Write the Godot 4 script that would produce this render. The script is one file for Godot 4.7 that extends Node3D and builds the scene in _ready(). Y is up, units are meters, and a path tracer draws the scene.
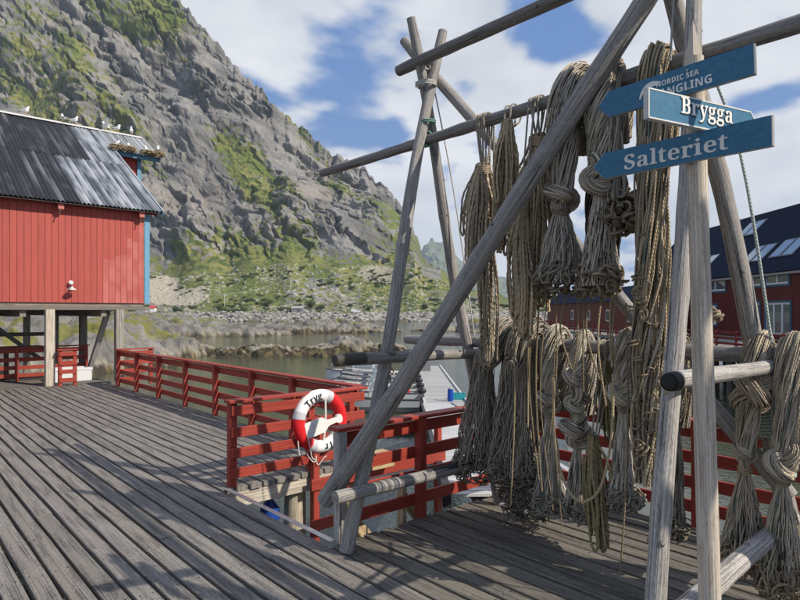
extends Node3D
# A wharf in a fjord: timber decks, red railings, a drying rack hung with nets, a boathouse on stilts, a mountain behind.
# s runs along the deck planks (away to the left), t across them (away to the right), both in metres on the deck.
const CA := 0.749
const SA := 0.6626
const WATER := -3.2
const EYE := 1.7
const SUN_AZIMUTH := 119.0
const SUN_HEIGHT := 38.0

class MB:
	var v := PackedVector3Array()
	var n := PackedVector3Array()
	var uv := PackedVector2Array()
	var c := PackedColorArray()
	var ix := PackedInt32Array()
	func quad(a: Vector3, b: Vector3, cc: Vector3, d: Vector3, col := Color.WHITE, ua := Vector2.ZERO, ub := Vector2(1, 0), uc := Vector2(1, 1), ud := Vector2(0, 1)) -> void:
		var nn := (b - a).cross(d - a)
		if nn.length_squared() < 1e-14: nn = (cc - b).cross(d - b)
		nn = nn.normalized()
		var k := v.size()
		v.append(a); v.append(b); v.append(cc); v.append(d)
		for i in 4: n.append(nn); c.append(col)
		uv.append(ua); uv.append(ub); uv.append(uc); uv.append(ud)
		ix.append(k); ix.append(k + 2); ix.append(k + 1); ix.append(k); ix.append(k + 3); ix.append(k + 2)
	func tri(a: Vector3, b: Vector3, cc: Vector3, col := Color.WHITE) -> void:
		var nn := (b - a).cross(cc - a).normalized()
		var k := v.size()
		v.append(a); v.append(b); v.append(cc)
		for i in 3: n.append(nn); c.append(col); uv.append(Vector2(0.5, 0.5))
		ix.append(k); ix.append(k + 2); ix.append(k + 1)
	func box(o: Vector3, ex: Vector3, ey: Vector3, ez: Vector3, col := Color.WHITE) -> void:
		# centre and three half-edges (right-handed)
		var p := []
		for i in 8: p.append(o + ex * (1 if i & 1 else -1) + ey * (1 if i & 2 else -1) + ez * (1 if i & 4 else -1))
		var lx := ex.length() * 2.0
		var ly := ey.length() * 2.0
		var lz := ez.length() * 2.0
		quad(p[4], p[5], p[7], p[6], col, Vector2(0, 0), Vector2(lx, 0), Vector2(lx, ly), Vector2(0, ly))
		quad(p[1], p[0], p[2], p[3], col, Vector2(0, 0), Vector2(lx, 0), Vector2(lx, ly), Vector2(0, ly))
		quad(p[5], p[1], p[3], p[7], col, Vector2(0, 0), Vector2(lz, 0), Vector2(lz, ly), Vector2(0, ly))
		quad(p[0], p[4], p[6], p[2], col, Vector2(0, 0), Vector2(lz, 0), Vector2(lz, ly), Vector2(0, ly))
		quad(p[6], p[7], p[3], p[2], col, Vector2(0, 0), Vector2(lx, 0), Vector2(lx, lz), Vector2(0, lz))
		quad(p[0], p[1], p[5], p[4], col, Vector2(0, 0), Vector2(lx, 0), Vector2(lx, lz), Vector2(0, lz))
	func tube(path: PackedVector3Array, rad: PackedFloat32Array, sides := 8, col := Color.WHITE, uoff := 0.0, lobes := 0.0, spin := 0.0, caps := true) -> void:
		var m := path.size()
		if m < 2: return
		var t0 := (path[1] - path[0]).normalized()
		var nn := t0.cross(Vector3.UP)
		if nn.length() < 0.1: nn = t0.cross(Vector3.RIGHT)
		nn = nn.normalized()
		var k0 := v.size()
		var run := uoff
		for i in m:
			var t: Vector3
			if i == 0: t = t0
			elif i == m - 1: t = (path[i] - path[i - 1]).normalized()
			else: t = (path[i + 1] - path[i - 1]).normalized()
			if i > 0: run += path[i].distance_to(path[i - 1])
			nn = nn - t * nn.dot(t)
			if nn.length() < 1e-4: nn = t.cross(Vector3(0.3, 0.5, 0.8))
			nn = nn.normalized()
			var bb := t.cross(nn)
			var r := rad[mini(i, rad.size() - 1)]
			for j in sides + 1:
				var th := TAU * j / sides + spin * i
				var dd := nn * cos(th) + bb * sin(th)
				var rr := r
				if lobes > 0.0: rr = r * (1.0 + lobes * (1.0 if j % 2 == 0 else -1.0))
				v.append(path[i] + dd * rr); n.append(dd); c.append(col)
				uv.append(Vector2(run, float(j) / sides))
		var w := sides + 1
		for i in m - 1:
			for j in sides:
				var a := k0 + i * w + j
				ix.append(a); ix.append(a + w + 1); ix.append(a + 1)
				ix.append(a); ix.append(a + w); ix.append(a + w + 1)
		if caps:
			for e in 2:
				var ic := 0 if e == 0 else m - 1
				var tn := -t0 if e == 0 else (path[m - 1] - path[m - 2]).normalized()
				var kc := v.size()
				v.append(path[ic]); n.append(tn); c.append(col); uv.append(Vector2(0.5, 0.5))
				for j in sides + 1:
					var q := v[k0 + ic * w + j]
					v.append(q); n.append(tn); c.append(col); uv.append(Vector2(0.5 + 0.02 * cos(TAU * j / sides), 0.5 + 0.2 * sin(TAU * j / sides)))
				for j in sides:
					if e == 0:
						ix.append(kc); ix.append(kc + 1 + j); ix.append(kc + 2 + j)
					else:
						ix.append(kc); ix.append(kc + 2 + j); ix.append(kc + 1 + j)
	func lathe(o: Vector3, ax: Vector3, prof: Array, sides := 16, col := Color.WHITE) -> void:
		# prof: [distance along the axis, radius] pairs
		var pp := PackedVector3Array()
		var rr := PackedFloat32Array()
		for q in prof: pp.append(o + ax * q[0]); rr.append(q[1])
		tube(pp, rr, sides, col)
	func board(L: float, w: float, h: float, bev: float, rng: RandomNumberGenerator, jit := 0.0, col := Color.WHITE, stations := 2) -> void:
		# length along x, height along y, width along z, centred; chamfered long edges
		var hw := w / 2; var hh := h / 2
		var uo := rng.randf(); var vo := rng.randf()
		var rings := []
		for i in stations:
			var x := -L / 2 + L * i / (stations - 1)
			var ja := rng.randf_range(-jit, jit); var jb := rng.randf_range(-jit, jit); var jh := rng.randf_range(-jit, jit) * 0.7
			var sec := [Vector2(hh + jh, -hw + bev + ja), Vector2(hh + jh, hw - bev + jb), Vector2(hh - bev + jh, hw + jb), Vector2(-hh + bev, hw + jb), Vector2(-hh, hw - bev + jb), Vector2(-hh, -hw + bev + ja), Vector2(-hh + bev, -hw + ja), Vector2(hh - bev + jh, -hw + ja)]
			var ring := []
			for q in sec: ring.append(Vector3(x, q.x, q.y))
			rings.append(ring)
		var per := [0.0, w, w + bev, w + h, w + h + bev, 2 * w + h, 2 * w + h + bev, 2 * w + 2 * h]
		for i in stations - 1:
			for j in 8:
				var j2 := (j + 1) % 8
				var u0: float = uo * 4.0 + L * i / (stations - 1); var u1: float = uo * 4.0 + L * (i + 1) / (stations - 1)
				var v0: float = vo + per[j] * 2.2
				var v1: float = vo + (per[j + 1] if j < 7 else 2 * w + 2 * h + bev) * 2.2
				quad(rings[i][j], rings[i][j2], rings[i + 1][j2], rings[i + 1][j], col, Vector2(u0, v0), Vector2(u0, v1), Vector2(u1, v1), Vector2(u1, v0))
		for e in 2:
			var rg: Array = rings[0] if e == 0 else rings[stations - 1]
			for j in range(1, 7):
				var k := v.size()
				var nn := Vector3(-1 if e == 0 else 1, 0, 0)
				var tr: Array = [rg[0], rg[j + 1], rg[j]] if e == 0 else [rg[0], rg[j], rg[j + 1]]
				for q in tr:
					v.append(q); n.append(nn); c.append(col); uv.append(Vector2(uo + q.y * 0.15, vo + q.z * 3.0))
				ix.append(k); ix.append(k + 2); ix.append(k + 1)
	func mesh() -> ArrayMesh:
		var a := []
		a.resize(Mesh.ARRAY_MAX)
		a[Mesh.ARRAY_VERTEX] = v; a[Mesh.ARRAY_NORMAL] = n; a[Mesh.ARRAY_TEX_UV] = uv; a[Mesh.ARRAY_COLOR] = c; a[Mesh.ARRAY_INDEX] = ix
		var m := ArrayMesh.new()
		m.add_surface_from_arrays(Mesh.PRIMITIVE_TRIANGLES, a)
		return m

var rng := RandomNumberGenerator.new()
var M := {}
var taken := {}

# a place on the wharf's own grid
func P(s: float, t: float, y := 0.0) -> Vector3:
	return Vector3(-SA * s + CA * t, y, -(CA * s + SA * t))
# a place by distance ahead and to the right of the camera's foot
func Q(x: float, d: float, y := 0.0) -> Vector3:
	return Vector3(x, y, -d)
func grid_basis() -> Basis: # x along the planks (towards us), y up, z towards the left
	return Basis(Vector3(SA, 0, CA), Vector3.UP, Vector3(-CA, 0, SA))
func cross_basis() -> Basis: # x along t, y up, z towards us
	return Basis(Vector3(CA, 0, -SA), Vector3.UP, Vector3(SA, 0, CA))
func s_of(u: float, t: float) -> float: # where the sight line with that tangent from the camera meets the line t
	return (CA * t - u * SA * t) / (u * CA + SA)
func up_basis(dir: Vector3) -> Basis: # x along dir
	var x := dir.normalized()
	var z := x.cross(Vector3.UP)
	if z.length() < 0.01: z = Vector3(0, 0, 1)
	z = z.normalized()
	return Basis(x, z.cross(x), z)
func numbered(called: String) -> String:
	if not taken.has(called):
		taken[called] = 0
		return called
	taken[called] += 1
	return "%s_%03d" % [called, taken[called]]
func tag(o: Node, label: String, category: String, group := "") -> Node:
	o.set_meta("label", label); o.set_meta("category", category)
	if group: o.set_meta("group", group)
	return o
func thing(called: String, label: String, category: String, at := Vector3.ZERO, group := "") -> Node3D:
	var o := Node3D.new()
	o.name = numbered(called); add_child(o); o.position = at
	tag(o, label, category, group)
	return o
func setting(called: String) -> Node3D:
	var o := Node3D.new()
	o.name = called; add_child(o); o.set_meta("kind", "structure")
	return o
# adds a mesh built in world places (or at xf) under a parent; returns it
func part(parent: Node3D, called: String, mesh: Mesh, mat: Material, xf := Transform3D.IDENTITY) -> MeshInstance3D:
	var o := MeshInstance3D.new()
	o.name = called; o.mesh = mesh; o.material_override = mat
	parent.add_child(o, true)
	var up: Transform3D = parent.transform
	var g: Node = parent.get_parent()
	if parent != self and g is Node3D and g != self: up = (g as Node3D).transform * up
	if parent == self: up = Transform3D.IDENTITY
	o.transform = up.affine_inverse() * xf
	return o
func whole(called: String, mesh: Mesh, mat: Material, label: String, category: String, xf := Transform3D.IDENTITY, group := "") -> MeshInstance3D:
	var o := part(self, numbered(called), mesh, mat, xf)
	tag(o, label, category, group)
	return o
func noise(sd: int, f: float, octaves := 4, ridged := false) -> FastNoiseLite:
	var z := FastNoiseLite.new()
	z.seed = sd; z.frequency = f; z.noise_type = FastNoiseLite.TYPE_SIMPLEX_SMOOTH
	z.fractal_type = FastNoiseLite.FRACTAL_RIDGED if ridged else FastNoiseLite.FRACTAL_FBM
	z.fractal_octaves = octaves
	return z
func layer(w: int, h: int, W: int, H: int, z: FastNoiseLite) -> PackedByteArray:
	var im := z.get_seamless_image(w, h)
	im.convert(Image.FORMAT_L8)
	im.resize(W, H, Image.INTERPOLATE_CUBIC)
	return im.get_data()
func mat(col: Color, rough := 0.85, vc := true) -> StandardMaterial3D: # col is a linear base colour
	var m := StandardMaterial3D.new()
	m.albedo_color = col.linear_to_srgb(); m.roughness = rough
	m.vertex_color_use_as_albedo = vc
	m.metallic_specular = 0.4
	return m
func texed(m: StandardMaterial3D, tex: ImageTexture, nrm: ImageTexture, k := 0.6, sc := Vector3.ONE) -> StandardMaterial3D:
	m.albedo_texture = tex
	if nrm: m.normal_enabled = true; m.normal_texture = nrm; m.normal_scale = k
	m.uv1_scale = sc
	return m
# timber: streaks of grain along u, patches, cracks; tones from dark to light, all base colours
func timber(sd: int, dark: Color, light: Color, stain: Color, crack := 0.5, specks := 0.0, streak := 1.3) -> Array:
	var W := 1024; var H := 512
	var g1 := layer(40, 512, W, H, noise(sd, 0.06, 4))
	var g2 := layer(96, 96, W, H, noise(sd + 1, 0.05, 4))
	var g3 := layer(24, 256, W, H, noise(sd + 2, 0.035, 2, true))
	var g4 := layer(512, 256, W, H, noise(sd + 3, 0.12, 3))
	var out := PackedByteArray(); out.resize(W * H * 3)
	var hgt := PackedByteArray(); hgt.resize(W * H)
	for i in W * H:
		var a := g1[i] / 255.0
		var b := g2[i] / 255.0
		var cr := smoothstep(0.8, 0.94, g3[i] / 255.0) * crack
		var f := g4[i] / 255.0
		var k := clampf(0.25 + (a - 0.5) * streak + (b - 0.5) * 0.9 + (f - 0.5) * 0.7 + 0.25, 0.0, 1.0)
		var col := dark.lerp(light, k).lerp(stain, clampf((b - 0.55) * 2.2, 0.0, 0.7))
		col = col.lerp(dark * 0.35, cr)
		if specks > 0.0 and f > 0.985 - specks and a > 0.45: col = col.lerp(Color(0.62, 0.6, 0.57), 0.75)
		col = col.linear_to_srgb()
		out[i * 3] = int(clampf(col.r, 0, 1) * 255); out[i * 3 + 1] = int(clampf(col.g, 0, 1) * 255); out[i * 3 + 2] = int(clampf(col.b, 0, 1) * 255)
		hgt[i] = int(clampf(0.5 + (a - 0.5) * 0.5 + (f - 0.5) * 0.25 - cr * 0.5, 0, 1) * 255)
	var im := Image.create_from_data(W, H, false, Image.FORMAT_RGB8, out)
	var hn := Image.create_from_data(W, H, false, Image.FORMAT_L8, hgt)
	hn.convert(Image.FORMAT_RGBA8)
	hn.bump_map_to_normal_map(3.0)
	return [ImageTexture.create_from_image(im), ImageTexture.create_from_image(hn)]
func log_mesh(a: Vector3, b: Vector3, r0: float, r1: float, wob := 0.012, col := Color.WHITE, sides := 14) -> ArrayMesh:
	var mb := MB.new()
	log_into(mb, a, b, r0, r1, wob, col, sides)
	return mb.mesh()
func log_into(mb: MB, a: Vector3, b: Vector3, r0: float, r1: float, wob := 0.012, col := Color.WHITE, sides := 14) -> void:
	var L := a.distance_to(b)
	var m := maxi(6, int(L / 0.14))
	var bs := up_basis(b - a)
	var pp := PackedVector3Array(); var rr := PackedFloat32Array()
	var f1 := rng.randf_range(0, 9); var f2 := rng.randf_range(0, 9)
	var arc := rng.randf_range(-1, 1) * wob * 1.2
	col = Color(col.r * 0.77, col.g * 0.77, col.b * 0.77)
	for i in m + 1:
		var k := float(i) / m
		var o := bs.y * (sin(k * L * 2.1 + f1) * wob + arc * sin(k * PI)) + bs.z * sin(k * L * 1.7 + f2) * wob
		pp.append(a.lerp(b, k) + o)
		var r := lerpf(r0, r1, k) * (1.0 + rng.randf_range(-0.05, 0.05))
		if rng.randf() < 0.14: r *= 1.07
		if i == 0 or i == m: r *= 0.93
		rr.append(r)
	mb.tube(pp, rr, sides, col, rng.randf_range(0, 4))
	# cut branch stubs
	for i in int(L * 1.3):
		var k := rng.randf_range(0.08, 0.92)
		var th := rng.randf_range(0, TAU)
		var d := bs.y * cos(th) + bs.z * sin(th)
		var r := lerpf(r0, r1, k)
		var p := pp[int(k * m)]
		mb.lathe(p + d * r * 0.7, (d + bs.x * 0.25).normalized(), [[0.0, 0.014], [r * 0.3 + 0.003, 0.011], [r * 0.3 + 0.007, 0.007]], 6, Color(col.r * 0.75, col.g * 0.72, col.b * 0.68))
func water_normal() -> ImageTexture:
	var W := 512
	var a := layer(512, 512, W, W, noise(71, 0.02, 4))
	var b := layer(512, 512, W, W, noise(72, 0.07, 3))
	var d := PackedByteArray(); d.resize(W * W)
	for i in W * W: d[i] = int(clampf(a[i] * 0.6 + b[i] * 0.4, 0, 255))
	var im := Image.create_from_data(W, W, false, Image.FORMAT_L8, d)
	im.convert(Image.FORMAT_RGBA8)
	im.bump_map_to_normal_map(4.0)
	return ImageTexture.create_from_image(im)
func grain_tex(sd: int, f: float, lo: float, hi: float, tint := Color.WHITE) -> Array:
	# even fine mottling for rock, paint and metal: a tone texture and its relief
	var W := 512
	var a := layer(512, 512, W, W, noise(sd, f, 5))
	var out := PackedByteArray(); out.resize(W * W * 3)
	for i in W * W:
		var k := lerpf(lo, hi, a[i] / 255.0)
		var col := (tint * k).linear_to_srgb()
		out[i * 3] = int(clampf(col.r, 0, 1) * 255); out[i * 3 + 1] = int(clampf(col.g, 0, 1) * 255); out[i * 3 + 2] = int(clampf(col.b, 0, 1) * 255)
	var im := Image.create_from_data(W, W, false, Image.FORMAT_RGB8, out)
	var hn := Image.create_from_data(W, W, false, Image.FORMAT_L8, a)
	hn.convert(Image.FORMAT_RGBA8)
	hn.bump_map_to_normal_map(3.0)
	return [ImageTexture.create_from_image(im), ImageTexture.create_from_image(hn)]
func make_materials() -> void:
	var deckw := timber(11, Color(0.1, 0.092, 0.084), Color(0.3, 0.285, 0.265), Color(0.18, 0.162, 0.138), 0.8, 0.04, 0.65)
	M.deck = texed(mat(Color.WHITE, 0.8), deckw[0], deckw[1], 0.55, Vector3(0.25, 1, 1))
	var logw := timber(23, Color(0.19, 0.18, 0.168), Color(0.55, 0.532, 0.505), Color(0.3, 0.262, 0.22), 0.95, 0.0, 1.1)
	M.log = texed(mat(Color.WHITE, 0.82), logw[0], logw[1], 0.9, Vector3(0.4, 1, 1))
	var neww := timber(37, Color(0.33, 0.28, 0.22), Color(0.6, 0.55, 0.47), Color(0.46, 0.4, 0.325), 0.4, 0.0, 1.6)
	M.fresh = texed(mat(Color.WHITE, 0.75), neww[0], neww[1], 0.4, Vector3(0.5, 1, 1))
	var redw := timber(41, Color(0.24, 0.034, 0.023), Color(0.365, 0.06, 0.04), Color(0.3, 0.046, 0.03), 0.25, 0.006)
	M.red = texed(mat(Color.WHITE, 0.5), redw[0], redw[1], 0.45, Vector3(0.3, 1, 1))
	var wallw := timber(47, Color(0.43, 0.135, 0.115), Color(0.52, 0.172, 0.15), Color(0.46, 0.14, 0.115), 0.15, 0.014)
	M.wall = texed(mat(Color.WHITE, 0.6), wallw[0], wallw[1], 0.35, Vector3(0.3, 1, 1))
	var fine := grain_tex(53, 0.03, 0.75, 1.05)
	M.paint = mat(Color.WHITE, 0.5); M.paint.albedo_texture = fine[0]; M.paint.uv1_triplanar = true; M.paint.uv1_scale = Vector3.ONE * 2.0
	M.plain = mat(Color.WHITE, 0.7)
	M.gloss = mat(Color.WHITE, 0.35)
	M.net = mat(Color.WHITE, 0.95)
	# three twisted strands to a rope, as relief
	var lay := Image.create(64, 64, false, Image.FORMAT_RGBA8)
	for y in 64:
		for x in 64:
			var h := absf(sin(PI * (x / 64.0 + 3.0 * y / 64.0)))
			lay.set_pixel(x, y, Color(h, h, h))
	lay.bump_map_to_normal_map(6.0)
	M.net.normal_enabled = true; M.net.normal_texture = ImageTexture.create_from_image(lay); M.net.normal_scale = 1.0
	M.net.uv1_scale = Vector3(45, 1, 1)
	M.metal = mat(Color(0.55, 0.56, 0.57), 0.42); M.metal.metallic = 0.75; M.metal.albedo_texture = fine[0]; M.metal.uv1_triplanar = true
	M.roof = mat(Color.WHITE, 0.62); M.roof.albedo_texture = fine[0]; M.roof.uv1_triplanar = true; M.roof.uv1_scale = Vector3(1.5, 0.4, 1.5)
	var rockt := grain_tex(59, 0.02, 0.55, 1.25)
	M.rock = mat(Color.WHITE, 0.95); M.rock.albedo_texture = rockt[0]; M.rock.normal_enabled = true; M.rock.normal_texture = rockt[1]; M.rock.normal_scale = 1.2
	M.rock.uv1_triplanar = true; M.rock.uv1_world_triplanar = true; M.rock.uv1_scale = Vector3.ONE * 0.22
	M.rock.normal_scale = 2.0
	M.hill = M.rock.duplicate(); M.hill.uv1_scale = Vector3.ONE * 0.045; M.hill.normal_scale = 3.0
	M.leaf = mat(Color.WHITE, 0.8)
	M.water = mat(Color(0.055, 0.063, 0.038), 0.07, false); M.water.metallic_specular = 0.5
	M.water.normal_enabled = true; M.water.normal_texture = water_normal(); M.water.normal_scale = 0.3
	M.water.uv1_triplanar = true; M.water.uv1_world_triplanar = true; M.water.uv1_scale = Vector3.ONE * 0.18
	M.ruffled = M.water.duplicate(); M.ruffled.albedo_color = Color(0.03, 0.046, 0.046).linear_to_srgb(); M.ruffled.normal_scale = 1.1; M.ruffled.uv1_scale = Vector3.ONE * 0.3
	M.slate = mat(Color.WHITE, 0.9); M.slate.metallic_specular = 0.15; M.slate.albedo_texture = fine[0]; M.slate.uv1_triplanar = true
	M.pane = mat(Color(0.32, 0.4, 0.46), 0.06, false); M.pane.metallic = 0.25; M.pane.metallic_specular = 0.9
# crest of the mountain: tangent to the right of straight ahead, tangent up from eye height, distance
const CREST := [[-1.3, 0.62, 760.0], [-1.0, 0.74, 745.0], [-0.667, 0.72, 720.0], [-0.5, 0.637, 690.0], [-0.417, 0.567, 665.0], [-0.367, 0.52, 650.0], [-0.333, 0.478, 640.0], [-0.275, 0.412, 630.0], [-0.225, 0.353, 620.0], [-0.167, 0.303, 610.0], [-0.108, 0.263, 600.0], [-0.083, 0.25, 595.0], [-0.058, 0.243, 590.0], [-0.033, 0.22, 580.0], [-0.008, 0.187, 570.0], [0.012, 0.163, 560.0], [0.03, 0.12, 552.0], [0.038, 0.086, 547.0], [0.067, 0.073, 530.0], [0.092, 0.058, 515.0], [0.117, 0.037, 500.0], [0.167, 0.027, 475.0], [0.27, 0.02, 440.0], [0.5, 0.014, 420.0], [0.8, 0.02, 430.0], [1.3, 0.03, 430.0]]
func crest(a: float) -> Vector2:
	for i in CREST.size() - 1:
		if a <= CREST[i + 1][0]:
			var k: float = clampf((a - CREST[i][0]) / (CREST[i + 1][0] - CREST[i][0]), 0, 1)
			return Vector2(lerpf(CREST[i][1], CREST[i + 1][1], k), lerpf(CREST[i][2], CREST[i + 1][2], k))
	return Vector2(CREST[-1][1], CREST[-1][2])
func make_mountain() -> void:
	var n1 := noise(101, 1.0 / 95.0, 3, true)
	var n2 := noise(102, 1.0 / 26.0, 3, true)
	var n3 := noise(103, 1.0 / 7.0, 3)
	var ng := noise(104, 1.0 / 55.0, 5)
	var nt := noise(105, 1.0 / 30.0, 5)
	var nb := noise(106, 1.0 / 5.0, 2)
	var nc := noise(107, 1.0 / 140.0, 3)
	var ncr := noise(108, 40.0, 2)
	var ncr2 := noise(118, 110.0, 2)
	var big := noise(109, 1.0 / 170.0, 3)
	var ce := FastNoiseLite.new(); ce.seed = 110; ce.frequency = 1.0 / 24.0; ce.noise_type = FastNoiseLite.TYPE_CELLULAR; ce.cellular_return_type = FastNoiseLite.RETURN_DISTANCE2_SUB; ce.fractal_type = FastNoiseLite.FRACTAL_NONE
	var cv: FastNoiseLite = ce.duplicate(); cv.cellular_return_type = FastNoiseLite.RETURN_CELL_VALUE
	var ce2: FastNoiseLite = ce.duplicate(); ce2.frequency = 1.0 / 10.0; ce2.seed = 111
	var cv2: FastNoiseLite = ce2.duplicate(); cv2.cellular_return_type = FastNoiseLite.RETURN_CELL_VALUE
	var cols := PackedFloat32Array()
	for i in 30: cols.append(lerpf(-1.15, -0.72, i / 30.0))
	for i in 640: cols.append(lerpf(-0.72, 0.14, i / 640.0))
	for i in 121: cols.append(lerpf(0.14, 1.15, i / 120.0))
	var NC := cols.size()
	var SH := 14; var FT := 110; var CL := 330; var BK := 5
	var NR := SH + FT + CL + BK
	var v := PackedVector3Array(); v.resize(NC * NR)
	var c := PackedColorArray(); c.resize(NC * NR)
	for i in NC:
		var a := cols[i]
		var cr := crest(a)
		var jag := ncr.get_noise_1d(a) * 0.009 + ncr2.get_noise_1d(a) * 0.005
		var ds := 308.0 + nc.get_noise_1d(a * 500.0) * 9.0 + nt.get_noise_1d(a * 300.0) * 4.0
		var dc := cr.y
		var hc := EYE + dc * cr.x
		var df := minf(435.0, lerpf(ds + 22.0, dc, 0.45)) + nc.get_noise_1d(a * 600.0) * 30.0
		var hf := minf(34.0, hc * 0.45) * clampf(1.0 + 0.5 * nc.get_noise_1d(a * 500.0 + 77.0), 0.5, 1.5)
		for j in NR:
			var d := 0.0; var h := 0.0; var cliff := 0.0
			if j < SH:
				var k := j / float(SH - 1)
				d = ds + lerpf(-10.0, 12.0, k)
				h = lerpf(-7.0, 0.9, pow(k, 0.75))
			elif j < SH + FT:
				var k := (j - SH + 1) / float(FT)
				d = lerpf(ds + 12.0, df, k)
				var fl := smoothstep(0.0, 0.18, k)
				h = lerpf(0.9, hf, fl * (0.1 * k + 0.9 * k * k)) + 0.25 * fl
			elif j < SH + FT + CL:
				var k := (j - SH - FT + 1) / float(CL)
				d = lerpf(df, dc, k)
				h = lerpf(hf + 0.25, hc, 0.35 * k + 0.65 * pow(k, 1.25)) + jag * dc * smoothstep(0.75, 1.0, k)
				cliff = smoothstep(0.0, 0.14, k) * clampf((hc - 40.0) / 60.0, 0.0, 1.0) * (1.0 if k < 0.97 else 0.75)
			else:
				var k := (j - SH - FT - CL + 1) / float(BK)
				d = dc + k * 90.0
				h = lerpf(hc + jag * dc, hc * 0.3, k)
			var x := a * d
			var m := (x + h) * 0.7
			var l := (x - h) * 0.7
			var g: float
			var stone := nb.get_noise_3d(x, h * 1.4, d)
			var disp := 0.0
			var r2 := 0.0
			if cliff > 0.0:
				var tone0 := nt.get_noise_2d(l * 0.4, m)
				var wx := n3.get_noise_3d(x * 0.5, h * 0.5, d * 0.2) * 5.0 + nt.get_noise_2d(x, h) * 6.0
				var mm := m + wx; var ll := l * 0.24 + wx * 0.25
				var r1 := n1.get_noise_3d(mm, ll, d * 0.12)
				r2 = n2.get_noise_3d(mm, ll, d * 0.15)
				var frac := smoothstep(-0.25, 0.3, nc.get_noise_3d(x * 1.4, h * 1.4, d) + 0.3 * tone0)
				var gap := 1.0 - smoothstep(-0.97, -0.72, ce.get_noise_3d(mm, ll, d * 0.2))
				var gap2 := 1.0 - smoothstep(-0.96, -0.7, ce2.get_noise_3d(mm, ll * 1.3, d * 0.25))
				disp = big.get_noise_3d(x, h, d) * 26.0 + r1 * 11.0 + pow(maxf(0.0, 0.5 - 0.5 * r2), 2.0) * 4.0
				disp += cv.get_noise_3d(mm, ll, d * 0.2) * (1.2 + 1.8 * frac) + cv2.get_noise_3d(mm, ll * 1.3, d * 0.25) * (0.3 + 0.9 * frac) - gap * (2.5 + 5.0 * frac) - gap2 * (0.4 + 3.0 * frac)
				disp = (disp + n3.get_noise_3d(mm, l * 0.6, d * 0.6) * 1.6) * cliff
			if j >= SH + 3 and j < SH + FT:
				disp += maxf(0.0, stone - 0.2) * 3.0 + absf(n3.get_noise_2d(x, d)) * 0.9 + big.get_noise_2d(x, d) * 5.0 * smoothstep(SH + 8.0, SH + 50.0, j)
			elif j < SH:
				disp += maxf(0.0, stone) * 2.4 * smoothstep(0.0, 0.5, j / float(SH))
			v[i * NR + j] = Vector3(x + disp * 0.12, h + disp * (0.3 if cliff > 0.0 else 0.62), -(d - disp * 0.9))
			# what covers it: bare rock, grass, scree, shore stone
			var tone := nt.get_noise_3d(m * 1.3, l * 0.5, d)
			var rock := Color(0.13, 0.128, 0.122).lerp(Color(0.25, 0.244, 0.23), clampf(0.5 + tone * 1.5, 0, 1))
			var warm := nc.get_noise_3d(x, h, d)
			rock = rock.lerp(Color(0.3, 0.265, 0.225), clampf(warm * 1.4 - 0.2, 0, 0.5))
			rock = rock.lerp(Color(0.13, 0.128, 0.12), smoothstep(0.28, 0.5, -tone + 0.25 * n3.get_noise_2d(m, l * 0.3)) * 0.7)
			g = ng.get_noise_3d(m * 0.9, l * 0.34, d * 0.15) + 0.55 * n3.get_noise_3d(x, h, d) + 0.12 * r2
			var hk := clampf((h - hf) / maxf(hc - hf, 1.0), 0, 1)
			var bias := -0.27 + 0.52 * (1.0 - smoothstep(0.0, 0.2, hk))
			if cliff <= 0.0 or h <= hf + 1.0: bias = 0.34
			bias += 0.22 * smoothstep(-0.5, -0.64, a)
			bias += 0.17 * smoothstep(0.05, 0.0, absf(a + 0.29 + (hk - 0.55) * 0.28)) # a grassy gully running down the face
			bias += 0.2 * smoothstep(0.05, 0.0, absf(a + 0.12 + (hk - 0.3) * 0.5))
			var grass := Color(0.12, 0.155, 0.034).lerp(Color(0.2, 0.2, 0.062), clampf(0.5 + tone * 1.2 + warm, 0, 1))
			grass = grass.lerp(Color(0.075, 0.105, 0.03), smoothstep(0.08, 0.25, n3.get_noise_3d(d, x, h) + 0.5 * warm))
			var col := rock.lerp(grass, smoothstep(-0.03, 0.05, g + bias))
			if j >= SH and j < SH + FT:
				var k := (j - SH) / float(FT)
				col = col.lerp(Color(0.4, 0.38, 0.34), smoothstep(0.33, 0.4, stone + 0.35 * tone) * 0.75)
				var sc := 1.0 - Vector2((a + 0.375) / 0.06, (k - 0.62) / 0.4).length() + tone * 0.9
				col = col.lerp(Color(0.42, 0.375, 0.3), smoothstep(0.2, 0.35, sc) * 0.9)
				var sc2 := 1.0 - Vector2((a + 0.04) / 0.05, (k - 0.95) / 0.3).length() + tone * 0.8
				col = col.lerp(Color(0.33, 0.31, 0.24), smoothstep(0.2, 0.4, sc2) * 0.8)
				if k > 0.035 and k < 0.075: col = Color(0.2, 0.195, 0.19) # the road along the shore
			elif j < SH:
				col = Color(0.36, 0.345, 0.31).lerp(Color(0.2, 0.19, 0.175), clampf(0.5 - tone * 1.5, 0, 1))
				if h < WATER + 0.9 + tone: col = Color(0.13, 0.115, 0.075)
			c[i * NR + j] = col
	var n := PackedVector3Array(); n.resize(NC * NR)
	var ix := PackedInt32Array()
	for i in NC:
		var il := maxi(i - 1, 0); var ir := mini(i + 1, NC - 1)
		for j in NR:
			var du := v[ir * NR + j] - v[il * NR + j]
			var dv := v[i * NR + mini(j + 1, NR - 1)] - v[i * NR + maxi(j - 1, 0)]
			n[i * NR + j] = du.cross(dv).normalized()
			if i < NC - 1 and j < NR - 1:
				var k := i * NR + j
				ix.append(k); ix.append(k + 1); ix.append(k + NR)
				ix.append(k + 1); ix.append(k + NR + 1); ix.append(k + NR)
	var ar := []
	ar.resize(Mesh.ARRAY_MAX)
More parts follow.
